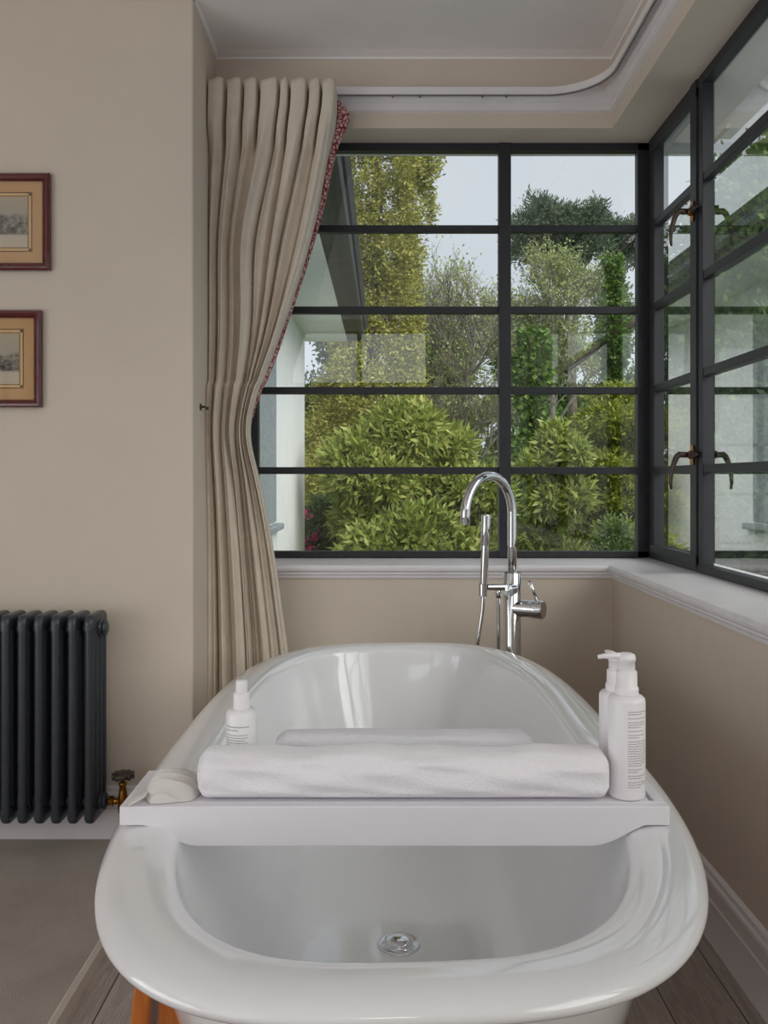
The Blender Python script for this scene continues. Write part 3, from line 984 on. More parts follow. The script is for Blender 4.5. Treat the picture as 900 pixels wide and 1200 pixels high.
# pleated cloth bundle at the left end of the board
mb = MB(); rows = []
cxw, cyw = -0.3045, 1.240
NB = 84
def bun_h(u, v):
    """height of the wrapped cloth: low lens shape with overlapping pleats running across it"""
    e = max(0.0, 1 - abs(u) ** 3.2) ** 0.55 * max(0.0, 1 - abs(v) ** 2.6) ** 0.6
    ph = (v + 0.10 * u + 0.02 * math.sin(5 * u)) * 2.6 + 0.35
    saw = ph - math.floor(ph)
    pl = saw ** 1.6 * (1 if saw < 0.86 else (1 - saw) / 0.14)
    return e * (0.018 + 0.019 * pl - 0.004 * u)
for j in range(NB + 1):
    v = -1 + 2 * j / NB
    row = []
    for i in range(NB + 1):
        u = -1 + 2 * i / NB
        wv = math.sqrt(max(0, 1 - 0.55 * v * v))
        row.append((cxw + 0.0385 * u * wv - 0.004 * v, cyw + 0.040 * v + 0.006 * u, ZTT + 0.0010 + bun_h(u, v)))
    rows.append(row)
mb.grid(rows)
base = [[(p[0], p[1], ZTT + 0.0007) for p in r] for r in (rows[0], rows[-1])]
mb.grid(base)
bun = thing('cloth_bundle', 'small off-white pleated cloth bundle at the left end of the bath board', 'cloth', (cxw, cyw, ZTT))
mb.build('pleated_wrap', M['muslin'], bun)
mb = MB()
P2 = []
for j in range(9):
    v = j / 8
    P2.append([(cxw - 0.030 - 0.022 * v, cyw - 0.026 - 0.012 * v + (k - 3) * (0.0045 + 0.0015 * v), ZTT + 0.0012 + 0.009 * (1 - v) ** 1.5 + 0.0035 * abs(math.sin(k * 1.3)) * (0.4 + v * 0.6)) for k in range(7)])
mb.grid(P2)
tl = mb.build('twisted_end', M['muslin'], bun)
md = tl.modifiers.new('thickness', 'SOLIDIFY'); md.thickness = 0.0012; md.offset = 1

# ------------------------------------------------------------------ bottles
def text_lines(mb, cx, cy, z0, R, a0, a1, lines, seed):
    """rows of tiny unreadable print wrapped on a round bottle"""
    rng = random.Random(seed)
    for (dz, frac, hgt) in lines:
        a = a0; end = a0 + (a1 - a0) * frac
        while a < end - 0.02:
            w = rng.uniform(0.05, 0.16); b = min(end, a + w)
            n = 3
            vs = []
            for k in range(n + 1):
                t = a + (b - a) * k / n
                vs.append((cx + R * math.sin(t), cy - R * math.cos(t), z0 + dz)); vs.append((cx + R * math.sin(t), cy - R * math.cos(t), z0 + dz + hgt))
            mb.add(vs, [(2 * k, 2 * k + 2, 2 * k + 3, 2 * k + 1) for k in range(n)])
            a = b + 0.03

def pump_bottle(cx, cy, ang, label, rot_label, seed, hs=1.0):
    t = thing('pump_bottle', label, 'bottle', (cx, cy, ZTT), 'pump bottles on the bath board')
    R = 0.0262
    z = ZTT + 0.0005
    mb = MB(); mb.lathe([(0.001, 0.0), (R - 0.004, 0.0), (R - 0.001, 0.0015), (R, 0.004), (R, 0.137), (R - 0.0008, 0.141), (R - 0.004, 0.1445), (0.014, 0.146), (0.001, 0.146)], (cx, cy, z), 48)
    body = mb.build('bottle_body', M['plast'], t)
    mb = MB(); mb.lathe([(0.001, 0.1461), (0.0165, 0.1461), (0.0168, 0.147), (0.0168, 0.155), (0.0160, 0.157), (0.0150, 0.158), (0.0148, 0.178), (0.0140, 0.180), (0.001, 0.180)], (cx, cy, z), 40)
    mb.build('collar', M['plast'], t)
    mb = MB(); mb.lathe([(0.001, 0.1801), (0.0118, 0.1801), (0.0120, 0.181), (0.0118, 0.194), (0.0128, 0.1945), (0.0130, 0.199), (0.0115, 0.2035), (0.007, 0.2055), (0.001, 0.206)], (cx, cy, z), 36)
    dx, dy = math.cos(ang), math.sin(ang)
    mb.tube([(cx + dx * 0.004, cy + dy * 0.004, z + 0.2005), (cx + dx * 0.02, cy + dy * 0.02, z + 0.2015), (cx + dx * 0.034, cy + dy * 0.034, z + 0.2015), (cx + dx * 0.042, cy + dy * 0.042, z + 0.2005)], [0.0055, 0.0046, 0.0036, 0.003], 12)
    mb.build('pump_head', M['plast'], t)
    mb = MB()
    lines = []
    zt_ = 0.126
    for grp, ln in ((2, 0.95), (1, 0.9), (3, 0.85), (1, 0.75), (2, 0.8), (11, 0.95), (2, 0.7), (2, 0.9), (3, 0.85)):
        for k in range(grp):
            lines.append((zt_, ln - (0.25 if k == grp - 1 and grp > 1 else 0), 0.0011)); zt_ -= 0.0034
        zt_ -= 0.0022
    lines = [l for l in lines if l[0] > 0.008]
    text_lines(mb, cx, cy, z, R + 0.0002, rot_label - 0.62, rot_label + 0.62, lines, seed)
    lb = mb.build('label_print', M['ink'], t, fixn=False)
    lb['label'] = 'fine grey label print'
    if hs != 1.0:
        for o in t.children:
            for v_ in o.data.vertices: v_.co.z = z + (v_.co.z - z) * hs
pump_bottle(0.3495, 1.2295, math.radians(186), 'white pump bottle at the right front of the board, printed label showing', 0.42, 5)
pump_bottle(0.3530, 1.294, math.radians(97), 'slightly shorter white pump bottle behind the front one, mostly hidden', 2.6, 8, 0.93)

def small_bottle(cx, cy):
    t = thing('toiletry_bottle', 'small white capped bottle behind the rolled towel at the left', 'bottle', (cx, cy, ZTT))
    z = ZTT + 0.0005; R = 0.0235
    mb = MB(); mb.lathe([(0.001, 0), (R - 0.002, 0), (R, 0.003), (R, 0.098), (R - 0.0015, 0.102), (R - 0.006, 0.105), (0.013, 0.1055), (0.001, 0.1055)], (cx, cy, z), 40)
    mb.build('bottle_body', M['plast'], t)
    mb = MB(); mb.lathe([(0.001, 0.1056), (0.0125, 0.1056), (0.0128, 0.107), (0.0124, 0.128), (0.0115, 0.130), (0.001, 0.130)], (cx, cy, z), 32)
    mb.build('collar', M['plast'], t)
    mb = MB(); mb.lathe([(0.001, 0.1301), (0.0088, 0.1301), (0.0090, 0.131), (0.0088, 0.147), (0.0078, 0.149), (0.001, 0.1492)], (cx, cy, z), 32)
    mb.build('cap', M['plast'], t)
    mb = MB()
    lines = [(0.082, 0.95, 0.0016), (0.077, 0.55, 0.0016), (0.070, 0.9, 0.0011), (0.066, 0.9, 0.0011), (0.0622, 0.8, 0.0011), (0.0585, 0.9, 0.0011), (0.0548, 0.7, 0.0011), (0.051, 0.85, 0.0011), (0.04, 0.6, 0.0011)]
    text_lines(mb, cx, cy, z, R + 0.0002, -1.0, 0.75, lines, 21)
    lb = mb.build('label_print', M['ink'], t, fixn=False)
    lb['label'] = 'fine grey label print'
small_bottle(wx(283, 1.304), 1.304)

# ------------------------------------------------------------------ bath tap
TX, TY = 0.3985, 2.655
tap = thing('bath_tap', 'tall chrome floor-standing bath tap with hand shower', 'tap', (TX, TY, 0))
fd = F / TY
mb = MB()
mb.lathe([(0.055, 0.0005), (0.055, 0.006), (0.050, 0.010), (0.0275, 0.012), (0.0275, 0.79), (0.0255, 0.7935), (0.016, 0.7945), (0.001, 0.7945)], (TX, TY, 0), 40)
mb.build('column', M['chrome'], tap, autosmooth=40)
dirn = Vector((-0.69, -0.724, 0)).normalized()
Rb = 0.117; zb_ = 0.976
pts = [Vector((TX, TY, 0.785)), Vector((TX, TY, 0.88)), Vector((TX, TY, zb_))]
for k in range(1, 25):
    a = PI * k / 24
    pts.append(Vector((TX, TY, zb_)) + dirn * (Rb * (1 - math.cos(a))) + Vector((0, 0, Rb * math.sin(a))))
pts.append(pts[-1] + Vector((0, 0, -0.022)))
mb = MB(); mb.tube(pts, 0.0142, 24)
sp_ = mb.build('spout', M['chrome'], tap)
mb = MB(); mb.tube([pts[-1] + Vector((0, 0, 0.002)), pts[-1] + Vector((0, 0, -0.003))], 0.0118, 20); mb.build('aerator', M['chrome'], sp_)
# mixer body and lever
md_ = Vector((0.86, -0.5, 0)).normalized()
zm = wz(712, TY)
c0 = Vector((TX, TY, zm))
mb = MB(); mb.lathe([(0.0265, 0.0), (0.0265, 0.070), (0.0275, 0.071), (0.0275, 0.100), (0.026, 0.1025), (0.001, 0.1028)], c0, 36, md_)
mx_ = mb.build('mixer_body', M['chrome'], tap, autosmooth=40)
l0 = c0 + md_ * 0.083 + Vector((0, 0, 0.024))
mb = MB(); mb.tube([l0, l0 + Vector((-0.013, -0.004, 0.032)), l0 + Vector((-0.026, -0.008, 0.064))], [0.0055, 0.005, 0.005], 14)
mb.build('lever', M['chrome'], tap)
# diverter + hand-shower arm
za = wz(688, TY)
mb = MB()
mb.tube([(TX, TY - 0.02, za - 0.004), (TX - 0.018, TY - 0.042, za - 0.004)], 0.017, 24)
mb.lathe([(0.017, 0), (0.0165, 0.004), (0.006, 0.006), (0.005, 0.012), (0.001, 0.0125)], (TX - 0.018, TY - 0.042, za - 0.004), 24, (-0.45, -0.9, 0))
mb.build('diverter', M['chrome'], tap, autosmooth=40)
hx, hy = wx(566.5, TY - 0.05), TY - 0.05
mb = MB()
mb.tube([(TX - 0.01, TY - 0.03, za + 0.004), (hx + 0.012, hy, za + 0.006)], 0.0095, 18)
mb.lathe([(0.0115, -0.022), (0.0135, -0.020), (0.0135, 0.016), (0.0115, 0.018)], (hx - 0.001, hy, za), 24)
mb.build('shower_cradle', M['chrome'], tap, autosmooth=40)
ht = Vector((wx(569.5, hy), hy - 0.006, wz(603, hy)))
hb = Vector((hx, hy, za - 0.012))
ax = (ht - hb)
mb = MB()
Lh = ax.length
mb.lathe([(0.0095, 0.0), (0.0115, 0.002), (0.0125, Lh * 0.6), (0.0128, Lh * 0.64), (0.0135, Lh * 0.65), (0.0140, Lh * 0.98), (0.0130, Lh), (0.001, Lh)], hb, 28, ax)
hs = mb.build('hand_shower', M['chrome'], tap, autosmooth=40)
# ribbed hose: down from the hand shower, U-turn, back up to the outlet under the arm
hp = []
ox, oy = wx(584, TY - 0.03), TY - 0.03
ctrl = [Vector((hb.x, hb.y, hb.z - 0.002)), Vector((hb.x - 0.004, hb.y, hb.z - 0.06)), Vector((hb.x - 0.020, hb.y, hb.z - 0.17)), Vector((hb.x - 0.030, hb.y, hb.z - 0.32)), Vector((hb.x - 0.005, hb.y, 0.24)), Vector((ox - 0.03, oy, 0.19)), Vector((ox, oy, 0.26)), Vector((ox + 0.001, oy, 0.45)), Vector((ox, oy, za - 0.035)), Vector((ox, oy, za - 0.008))]
def catmull(c, n):
    out = []
    c = [c[0]] + c + [c[-1]]
    for i in range(1, len(c) - 2):
        for k in range(n):
            t = k / n
            p0, p1, p2, p3 = c[i - 1], c[i], c[i + 1], c[i + 2]
            out.append(0.5 * ((2 * p1) + (-p0 + p2) * t + (2 * p0 - 5 * p1 + 4 * p2 - p3) * t * t + (-p0 + 3 * p1 - 3 * p2 + p3) * t ** 3))
    out.append(c[-2])
    return out
hp = catmull(ctrl, 44)
rads = [0.0066 if (i % 2) else 0.0054 for i in range(len(hp))]
mb = MB(); mb.tube(hp, rads, 12); mb.build('hose', M['chrome'], tap)
mb = MB(); mb.tube([(ox, oy, za - 0.03), (ox, oy, za + 0.004)], 0.0085, 16); mb.build('hose_union', M['chrome'], tap)

# ------------------------------------------------------------------ outside : the wing of the house
WX = -0.80
mb = MB(); mb.box((WX - 0.25, 3.2, -3), (WX, 8.6, 2.53))
struct(mb.build('wall_wing', M['smooth_white']))
mb = MB(); mb.box((WX - 0.02, 5.36, 0.78), (WX + 0.012, 6.25, 2.3))
struct(mb.build('window_wing_panel', M['ledwood']))
mb = MB(); mb.box((WX - 0.01, 5.3, 0.72), (WX + 0.06, 6.34, 0.765))
struct(mb.build('trim_wing_sill', M['ledwood'], bevel=0.01))
mb = MB(); mb.box((WX, 5.25, 0.78), (WX + 0.02, 5.36, 2.3))
struct(mb.build('trim_wing_edge', M['frame']))
mb = MB(); mb.box((WX - 0.3, 3.13, 2.505), (-0.375, 8.75, 2.56))
struct(mb.build('trim_wing_soffit', M['smooth_white']))
# dark fascia and gutter
mb = MB(); rows = []
gp = [(-0.378, 2.512), (-0.372, 2.56), (-0.372, 2.62), (-0.205, 2.62), (-0.200, 2.58), (-0.212, 2.545), (-0.24, 2.522), (-0.27, 2.515), (-0.30, 2.512)]
mb.prism(gp, 'y', 3.14, 8.75)
struct(mb.build('trim_wing_gutter', M['gutter']))
mb = MB(); mb.add([(-1.4, 3.13, 3.3), (-0.19, 3.13, 2.63), (-0.19, 8.8, 2.63), (-1.4, 8.8, 3.3)], [(0, 1, 2, 3)]); 
o = mb.build('roof_wing', M['gutter']); struct(o)
md = o.modifiers.new('t', 'SOLIDIFY'); md.thickness = 0.05; md.offset = 1
# render lip over the window
mb = MB(); mb.box((XL - 0.25, DW + 0.03, 2.268), (XW + 0.24, DW + 0.085, 2.7)); mb.box((XW + 0.03, YRW, 2.268), (XW + 0.2, DW + 0.05, 2.7))
struct(mb.build('trim_lintel', M['render'], bevel=0.008))
mb = MB(); mb.box((XL - 0.25, DW + 0.021, -3), (XW + 0.2, DW + 0.16, 0.79)); mb.box((XW + 0.061, YB, -3), (XW + 0.2, DW + 0.02, 0.79))
struct(mb.build('wall_outside', M['render']))

mb = MB(); mb.box((XW + 0.12, YRW, 2.42), (1.36, 3.35, 2.5)); struct(mb.build('trim_eave', M['smooth_white']))

# ------------------------------------------------------------------ garden
GZ = -2.2
gn = MB()
rows = []
for j in range(31):
    y = 3.3 + (60 - 3.3) * (j / 30) ** 1.6
    rows.append([(-25 + 60 * i / 30, y, GZ + 0.10 * max(0, y - 9) + 0.12 * math.sin(i * 0.9 + j) ) for i in range(31)])
gn.grid(rows)
struct(gn.build('ground', M['grass']))

def leaf_mesh(name, pts, nrm, L, W, mat, parent, droop=0.0, jitter=0.9, lvar=0.4):
    """one pointed folded leaf per point"""
    n = len(pts)
    pts = np.asarray(pts, dtype=np.float64); nrm = np.asarray(nrm, dtype=np.float64)
    d = nrm + RNG.normal(0, jitter, (n, 3)); d[:, 2] -= droop
    d /= np.linalg.norm(d, axis=1)[:, None] + 1e-9
    r = RNG.normal(0, 1, (n, 3))
    s = np.cross(d, r); s /= np.linalg.norm(s, axis=1)[:, None] + 1e-9
    k = np.cross(s, d)
    ln = (L * (1 + lvar * (RNG.random(n) * 2 - 1)))[:, None]
    wd = ln * (W / L)
    base = pts; tip = pts + d * ln + k * ln * 0.10
    mid = pts + d * ln * 0.45 - k * ln * 0.06
    a = mid + s * wd * 0.5 + k * wd * 0.2; b = mid - s * wd * 0.5 + k * wd * 0.2
    V = np.stack([base, a, tip, b], axis=1).reshape(-1, 3)
    me = bpy.data.meshes.new(name)
    me.vertices.add(4 * n); me.vertices.foreach_set('co', V.astype(np.float32).ravel())
    me.loops.add(4 * n); me.loops.foreach_set('vertex_index', np.arange(4 * n, dtype=np.int32))
    me.polygons.add(n); me.polygons.foreach_set('loop_start', np.arange(0, 4 * n, 4, dtype=np.int32))
    me.polygons.foreach_set('loop_total', np.full(n, 4, dtype=np.int32))
    me.update(calc_edges=True); me.validate()
    o = bpy.data.objects.new(name, me); COL.objects.link(o); me.materials.append(mat)
    o.parent = parent; o.matrix_parent_inverse = Matrix.Translation(-parent.location)
    return o

def clumps(blobs, n_cl, per, spread, inner=0.55, squash=1.0):
    """leaf points in clumps over the outer shell of a set of ellipsoids"""
    P_, N_ = [], []
    vol = np.array([b[3] * b[4] + b[4] * b[5] + b[3] * b[5] for b in blobs]); vol = vol / vol.sum()
    for b, w in zip(blobs, vol):
        m = max(2, int(n_cl * w))
        u = RNG.normal(0, 1, (m, 3)); u /= np.linalg.norm(u, axis=1)[:, None]
        rad = inner + (1 - inner) * RNG.random((m, 1)) ** 0.5
        c = np.array(b[:3]) + u * rad * np.array(b[3:6])
        for ci, ui in zip(c, u):
            q = RNG.normal(0, 1, (per, 3)) * np.array([spread, spread, spread * squash])
            P_.append(ci + q); N_.append(np.tile(ui * 0.7 + np.array([0, 0, 0.35]), (per, 1)) + q / spread * 0.5)
    return np.concatenate(P_), np.concatenate(N_)

def branches(mb, p, d, length, r, depth, spread=0.6, kids=3, up=0.12, shrink=0.7, tips=None, rng=random):
    n = 5
    pts = [p.copy()]; q = p.copy(); dd = d.copy()
    for i in range(n):
        dd = (dd + Vector((rng.gauss(0, 0.12), rng.gauss(0, 0.12), rng.gauss(0, 0.08) + up * 0.3))).normalized()
        q = q + dd * (length / n); pts.append(q.copy())
    mb.tube(pts, [r * (1 - 0.45 * i / n) for i in range(n + 1)], 5 if depth > 0 else 4, cap=False)
    if depth <= 0:
        if tips is not None: tips.extend([(x, dd) for x in pts[1:]])
        return
    for k in range(kids):
        t = rng.uniform(0.35, 1.0)
        b = pts[min(n, int(t * n))]
        a = Vector((rng.gauss(0, 1), rng.gauss(0, 1), rng.gauss(0, 0.5))).normalized()
        nd = (dd * (1 - spread) + a * spread + Vector((0, 0, up))).normalized()
        branches(mb, b, nd, length * shrink * rng.uniform(0.75, 1.1), r * 0.5, depth - 1, spread, kids, up, shrink, tips, rng)

def gz(y): return GZ + 0.10 * max(0, y - 9) - 0.1

def plant(name, label, cat, base, group=None):
    return thing(name, label, cat, base, group)

def trunk(parent, x, y, z1, r, lean=0.0, mat='bark', name='trunk'):
    z0 = gz(y)
    mb = MB()
    pts = [(x + lean * (k / 8) + 0.05 * math.sin(k * 1.3 + x), y + 0.04 * math.sin(k), z0 + (z1 - z0) * k / 8) for k in range(9)]
    mb.tube(pts, [r * (1 - 0.55 * k / 8) for k in range(9)], 9)
    return mb.build(name, M[mat], parent)

# 1 golden column conifer
def golden():
    x, y = -0.13, 12.0
    t = plant('conifer_tree', 'tall golden-yellow columnar conifer behind the left pane', 'tree', (x, y, gz(y)))
    trunk(t, x, y, 6.5, 0.14)
    P_, N_ = [], []
    nc = 3000
    for k in range(nc):
        z = RNG.uniform(-0.8, 8.2)
        R = 0.60 + 0.10 * math.sin(z * 1.3) + (0.22 * max(0, 2.6 - z) if z < 2.6 else 0) - (0.25 * max(0, z - 7))
        R = min(R, 0.98)
        a = RNG.uniform(0, 2 * PI)
        lump = 0.10 * math.sin(a * 3 + z * 2.6) - 0.22 * max(0.0, math.sin(z * 4.3 + 1.7 * math.sin(a * 2)) * math.sin(a * 5 + z * 1.9)) + 0.15 * math.sin(z * 7.1 + 2 * a) * math.sin(a * 4 - z * 3)
        rr = R * (1 - 0.42 * RNG.random() ** 1.6) * (1 + lump)
        c = np.array([x + rr * math.cos(a), y + rr * math.sin(a), z])
        out = np.array([math.cos(a), math.sin(a), 0])
        m = 52
        tt_ = RNG.random((m, 1)) ** 0.8
        sp_w = 0.03 + 0.05 * (1 - tt_)
        q = c + out * (tt_ * 0.16) + np.array([0, 0, 1]) * (0.10 * tt_ - 0.24 * tt_ ** 2) + RNG.normal(0, 1, (m, 3)) * sp_w
        P_.append(q); N_.append(np.tile(out * 0.8 + np.array([0, 0, 0.1]), (m, 1)))
    leaf_mesh('foliage', np.concatenate(P_), np.concatenate(N_), 0.062, 0.024, M['L_gold'], t, droop=0.1, jitter=0.55)
golden()

# 2 sparse deciduous trees
def sparse(x, y, hgt, label, seed, mat='L_pale', leaves=4, kids=4, L=0.07, limb=0.20):
    rng = random.Random(seed)
    t = plant('sparse_tree', label, 'tree', (x, y, gz(y)))
    mb = MB(); tips = []
    z0 = gz(y)
    p = Vector((x, y, z0))
    hb_ = hgt - z0
    pts = [p + Vector((0.06 * math.sin(k), 0.05 * math.cos(k * 1.7), hb_ * 0.62 * k / 6)) for k in range(7)]
    mb.tube(pts, [0.10, 0.095, 0.09, 0.08, 0.07, 0.06, 0.05], 7, cap=False)
    for k in range(9):
        b = pts[-1] - Vector((0, 0, rng.uniform(0, hb_ * 0.34)))
        a = 2 * PI * k / 4.5 + rng.uniform(-0.4, 0.4)
        d = Vector((0.5 * math.cos(a), 0.5 * math.sin(a), 0.95)).normalized()
        branches(mb, b, d, hb_ * limb, 0.040, 3, 0.5, kids, 0.16, 0.66, tips, rng)
    mb.build('branch_structure', M['bark_pale'], t, fixn=False)
    pts_, nr = [], []
    for q, dd in tips:
        for _ in range(leaves):
            pts_.append((q.x + rng.gauss(0, 0.07), q.y + rng.gauss(0, 0.07), q.z + rng.gauss(0, 0.07))); nr.append((dd.x, dd.y, dd.z))
    leaf_mesh('foliage', pts_, nr, L, L * 0.6, M[mat], t)
sparse(wx(540, 16), 16.0, wz(232, 16), 'bare twiggy tree with pale new leaves beside the golden conifer', 4, leaves=1, kids=6, L=0.055)
sparse(wx(650, 20), 20.0, wz(238, 20), 'sparse grey-green tree below the dark pine crown', 14, leaves=2, mat='L_pale', kids=5, L=0.07)

# 3 pine with dark crown
def pine():
    x, y = wx(668, 24), 24.0
    t = plant('pine_tree', 'tall pine with a dark crown against the sky in the right pane', 'tree', (x, y, gz(y)))
    trunk(t, x, y, wz(262, y), 0.16, 0.2)
    bl = []
    for px, py, r in [(606, 262, .30), (614, 258, .32), (624, 240, .28), (628, 252, .42), (640, 250, .42), (652, 248, .4), (660, 240, .32), (668, 240, .32), (664, 256, .5), (676, 256, .45), (690, 252, .36), (700, 254, .32), (712, 262, .4), (728, 262, .34), (741, 266, .34), (748, 274, .5),
                      (612, 272, .5), (632, 268, .55), (655, 270, .6), (680, 270, .6), (700, 272, .5), (722, 276, .5), (645, 288, .6), (690, 290, .6), (735, 292, .5), (615, 292, .5)]:
        bl.append((wx(px, y), y + RNG.uniform(-0.7, 0.7), wz(py, y) - 0.1, r, r, r * 0.55))
    P_, N_ = clumps(bl, 900, 40, 0.10, 0.2)
    leaf_mesh('foliage', P_, N_, 0.13, 0.035, M['L_pine'], t, jitter=0.8)
    mb = MB()
    for b in bl:
        p0 = Vector((x + 0.1, y, wz(330, y) + random.uniform(-0.5, 0.8)))
        mb.tube([p0, (p0 + Vector(b[:3])) / 2 + Vector((0, 0, -0.15)), Vector(b[:3])], [0.05, 0.035, 0.02], 5, cap=False)
    mb.build('bough', M['bark'], t, fixn=False)
pine()

# generic bushy plants
def bush(name, label, cat, px0, px1, py0, py1, y, mat, n_cl, per, L, W, spread, seed, depth=None, droop=0.0, jitter=0.8, nb=9, squash=1.0, flat=1.0):
    rng = random.Random(seed)
    x0, x1 = wx(px0, y), wx(px1, y); zt_, zb_2 = wz(py0, y), wz(py1, y)
    cx_ = (x0 + x1) / 2; w = (x1 - x0) / 2; hh = (zt_ - zb_2)
    dp = depth or w * 0.8
    t = plant(name, label, cat, (cx_, y, gz(y)))
    bl = []
    for k in range(nb):
        fx = ((k * 0.618 + rng.uniform(-.1, .1)) % 1.0) * 1.4 - 0.7
        fz = (k + 0.5) / nb
        top = 1 - 0.45 * abs(fx) ** 2
        rx = w * rng.uniform(0.26, 0.40); rz = min(hh * 0.26, rx * rng.uniform(0.7, 1.0)) * flat
        z = zb_2 + fz * hh * top - rz * 0.6
        bl.append((cx_ + fx * w, y + rng.uniform(-0.5, 0.5) * dp, z, rx, dp * 0.45, rz))
    bl.append((cx_ + rng.uniform(-.1, .1) * w, y, zt_ - hh * 0.16, w * 0.40, dp * 0.45, hh * 0.16))
    P_, N_ = clumps(bl, n_cl, per, spread, 0.6, squash)
    leaf_mesh('foliage', P_, N_, L, W, M[mat], t, droop=droop, jitter=jitter)
    mb = MB(); z0 = gz(y)
    for b in bl[:7]:
        mb.tube([(cx_ + rng.uniform(-.05, .05), y, z0), (cx_ + (b[0] - cx_) * 0.5, (y + b[1]) / 2, (z0 + b[2]) / 2), b[:3]], [0.05, 0.035, 0.02], 6, cap=False)
    mb.build('stem', M['bark'], t, fixn=False)
    return t

# far backdrop trees, left to right
bd = [(350, 470, 340, 660, 26, 'L_dark', 'dark green tree far behind the golden conifer at the left'),
      (478, 566, 392, 660, 19.5, 'L_mid', 'green tree low behind the bare twiggy tree'),
      (560, 628, 350, 660, 31, 'L_mid', 'mid green tree in the distance behind the middle window upright'),
      (600, 690, 375, 660, 27, 'L_green', 'bright green tree far behind the right pane'),
      (680, 760, 330, 660, 31, 'L_mid', 'mid green tree far behind the ivy-clad trunk'),
      (748, 850, 300, 660, 26, 'L_dark', 'dark green distant tree behind the corner post'),
      (850, 960, 290, 660, 31, 'L_mid', 'mid green distant tree behind the right-hand casements')]
for i, (a, b, c, d, y, mt, lb) in enumerate(bd):
    bush('broadleaf_tree', lb, 'tree', a, b, c, d, y, mt, 760, 40, 0.13, 0.08, 0.17, 40 + i, nb=16, depth=1.1)

# ivy-clad trunks
def ivy(px, y, ytop, r, label, seed, lean=0.0, bough=None):
    x = wx(px, y); z1 = wz(ytop, y)
    t = plant('ivy_clad_trunk', label, 'tree', (x, y, gz(y)))
    trunk(t, x, y, z1, 0.09, lean)
    n = 7600
    z0 = gz(y)
    s_ = RNG.random(n); a = RNG.uniform(0, 2 * PI, n)
    R = r * (0.7 + 0.6 * RNG.random(n)) * (1 + 0.30 * np.sin(s_ * 23 + seed) + 0.2 * np.sin(s_ * 61 + a))
    p = np.stack([x + lean * s_ + R * np.cos(a), y + R * np.sin(a), z0 + (z1 - z0) * s_], axis=1)
    nn = np.stack([np.cos(a), np.sin(a), np.full(n, -0.1)], axis=1)
    leaf_mesh('ivy', p, nn, 0.075, 0.062, M['L_green'], t, jitter=0.6)
    if bough:
        mb = MB()
        mb.tube([Vector(q) for q in bough], [0.07, 0.06, 0.05, 0.035], 7)
        mb.build('bough', M['bark'], t, fixn=False)
yb_ = 14.0
ivy(719, yb_, 300, 0.13, 'ivy-covered trunk standing at the right side of the right pane', 2,
    bough=[(wx(752, yb_), yb_, wz(372, yb_)), (wx(719, yb_), yb_, wz(392, yb_)), (wx(690, yb_), yb_, wz(415, yb_)), (wx(662, yb_), yb_, wz(436, yb_))])
ivy(620, 11.8, 385, 0.17, 'ivy-covered trunk just right of the middle window upright', 6, 0.06)

# nearer shrubs
bush('pieris_shrub', 'large yellow-green glossy-leaved shrub in the lower left pane', 'shrub', 384, 594, 474, 700, 8.0, 'L_shrub', 4200, 15, 0.095, 0.030, 0.030, 71, depth=0.8, jitter=1.3, nb=22, droop=0.25)
bush('laurel_shrub', 'bright green shrub next to the white corner of the house', 'shrub', 340, 392, 490, 680, 14.2, 'L_green', 420, 44, 0.075, 0.034, 0.085, 72, depth=0.5, nb=10)
bush('spreading_conifer', 'low spreading green conifer in the lower right pane', 'shrub', 655, 800, 455, 680, 9.2, 'L_con', 1200, 48, 0.06, 0.02, 0.075, 73, depth=0.8, nb=26, squash=0.4, droop=0.05, flat=0.6)
bush('viburnum_shrub', 'leafy light green shrub to the right of the tap spout', 'shrub', 604, 690, 500, 700, 6.6, 'L_shrub', 1500, 14, 0.072, 0.024, 0.025, 74, depth=0.4, nb=12, jitter=1.3, droop=0.2)
bush('hebe_shrub', 'low small-leaved green shrub at the bottom of the right pane', 'shrub', 690, 748, 612, 760, 7.8, 'L_mid', 500, 50, 0.042, 0.014, 0.05, 75, depth=0.4, nb=12)
bush('low_shrub', 'dark green low shrub at the bottom of the left pane', 'shrub', 404, 585, 596, 760, 6.7, 'L_shrub', 2200, 15, 0.085, 0.027, 0.028, 76, depth=0.4, nb=14, jitter=1.3, droop=0.25)
rh = bush('rhododendron', 'dark shrub with pink flowers beside the white house corner', 'shrub', 362, 400, 590, 700, 9.35, 'L_dark', 220, 40, 0.075, 0.028, 0.06, 77, depth=0.3, nb=7)
for px, py in ((361, 604), (360, 633), (369, 628), (363, 640)):
    y = 9.05
    c_ = np.array([wx(px, y), y, wz(py, y)])
    q = RNG.normal(0, 0.016, (20, 3)) + c_
    fl = leaf_mesh('flower_head', q, (q - c_ - np.array([0, 0.04, 0])) * 20, 0.045, 0.035, M['petal'], rh, jitter=0.3)
    fl['label'] = 'pink flower head'
# right of the house, through the casements
bush('maple_tree', 'bright green leafy tree outside the right-hand window', 'tree', 785, 1030, 165, 620, 11.0, 'L_green', 1500, 40, 0.10, 0.07, 0.14, 81, depth=1.4, nb=30)
bush('hedge_shrub', 'dense dark green shrub below the right-hand window', 'shrub', 770, 1150, 470, 960, 5.2, 'L_dark', 1100, 44, 0.07, 0.035, 0.08, 82, depth=1.0, nb=26)

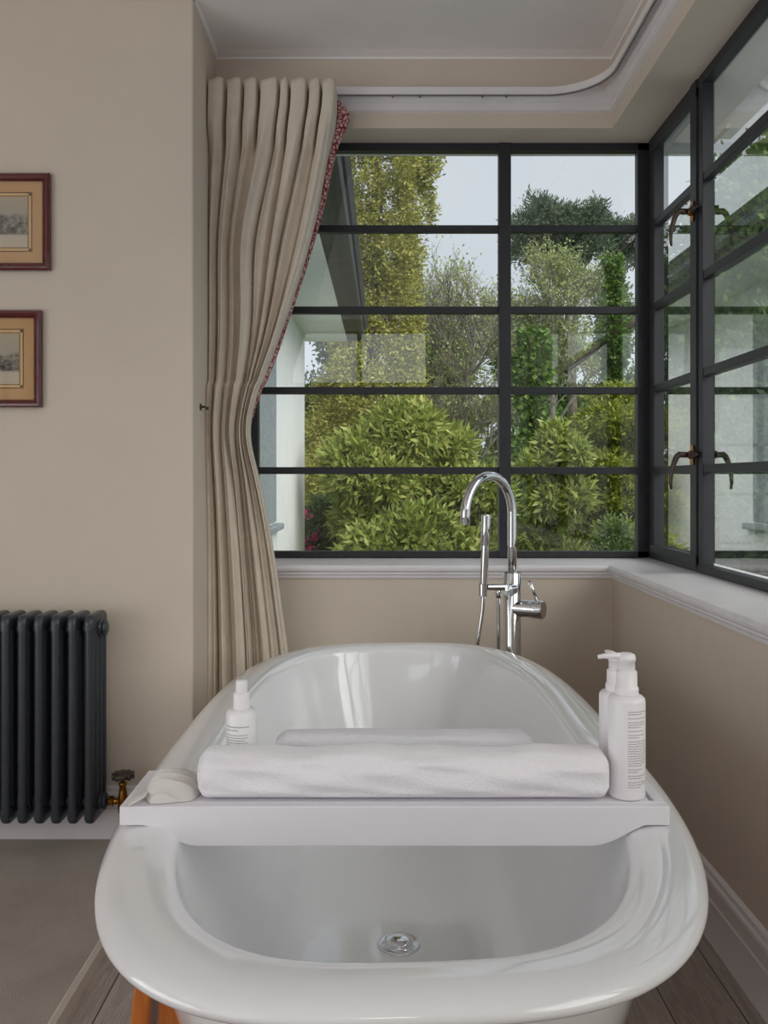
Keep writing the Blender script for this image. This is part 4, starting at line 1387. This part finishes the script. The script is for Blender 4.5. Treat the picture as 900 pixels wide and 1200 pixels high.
# ------------------------------------------------------------------ light
wd = bpy.data.worlds.new('overcast'); SC.world = wd; wd.use_nodes = True
nt = wd.node_tree; nt.nodes.clear()
ow = nt.nodes.new('ShaderNodeOutputWorld'); bg = nt.nodes.new('ShaderNodeBackground')
tc = nt.nodes.new('ShaderNodeTexCoord'); nz = nt.nodes.new('ShaderNodeTexNoise'); nz.inputs['Scale'].default_value = 2.2; nz.inputs['Detail'].default_value = 3
cr = nt.nodes.new('ShaderNodeValToRGB')
cr.color_ramp.elements[0].position = 0.3; cr.color_ramp.elements[0].color = lin((205, 214, 222))
cr.color_ramp.elements[1].position = 0.75; cr.color_ramp.elements[1].color = lin((226, 231, 236))
nt.links.new(tc.outputs['Generated'], nz.inputs['Vector']); nt.links.new(nz.outputs[0], cr.inputs[0])
nt.links.new(cr.outputs[0], bg.inputs[0]); bg.inputs[1].default_value = 1.1
nt.links.new(bg.outputs[0], ow.inputs[0])

def area(name, loc, rot, sx, sy, power, col=(1, 1, 1)):
    l = bpy.data.lights.new(name, 'AREA'); l.shape = 'RECTANGLE'; l.size = sx; l.size_y = sy; l.energy = power; l.color = col
    o = bpy.data.objects.new(name, l); COL.objects.link(o); o.location = loc; o.rotation_euler = rot
    return o
area('rear_window_haze_lamp', ((RWX0 + RWX1) / 2, YB - 0.16, (RWZ0 + RWZ1) / 2), (PI / 2, 0, 0), RWX1 - RWX0, RWZ1 - RWZ0, 2.0, (1.0, 0.99, 1.0))  # area lamp added for the haze reflected in the back window
area('rear_door_fill', ((RDX0 + RDX1) / 2, YB - 0.17, (RDZ0 + RDZ1) / 2), (PI / 2, 0, 0), RDX1 - RDX0, RDZ1 - RDZ0, 7, (1.0, 0.98, 0.985))  # added fill lamp outside the made-up rear door
area('left_window_fill', (XLL - 0.17, (LWY0 + LWY1) / 2, (LWZ0 + LWZ1) / 2), (0, -PI / 2 - math.radians(30), 0), LWZ1 - LWZ0, LWY1 - LWY0, 32, (1.0, 0.98, 0.985))  # added fill lamp at the made-up left opening, tilted up towards the ceiling
sl = bpy.data.lights.new('hazy_sun', 'SUN'); sl.energy = 3.9; sl.angle = math.radians(60); sl.color = (1.0, 0.97, 0.9)
so = bpy.data.objects.new('hazy_sun', sl); COL.objects.link(so)
so.rotation_euler = Vector((-0.5, 0.62, -0.6)).to_track_quat('-Z', 'Y').to_euler()

# ------------------------------------------------------------------ camera and output
cd = bpy.data.cameras.new('camera'); cam = bpy.data.objects.new('camera', cd); COL.objects.link(cam)
cam.location = (0, 0, H); cam.rotation_euler = (PI / 2, 0, 0)
cd.sensor_fit = 'AUTO'; cd.sensor_width = 36; cd.lens = 30.0
cd.shift_y = -37 / 1200; cd.clip_start = 0.02; cd.clip_end = 300
SC.camera = cam
vs = SC.view_settings
SC.display_settings.display_device = 'sRGB'
vs.view_transform = 'Standard'; vs.look = 'None'; vs.gamma = 1.0; vs.use_curve_mapping = False; vs.exposure = 0.0
cy = SC.cycles
cy.use_denoising = True
cy.max_bounces = 12; cy.diffuse_bounces = 10; cy.glossy_bounces = 6; cy.transparent_max_bounces = 16; cy.transmission_bounces = 6
cy.sample_clamp_indirect = 6.0
cy.caustics_reflective = False; cy.caustics_refractive = False
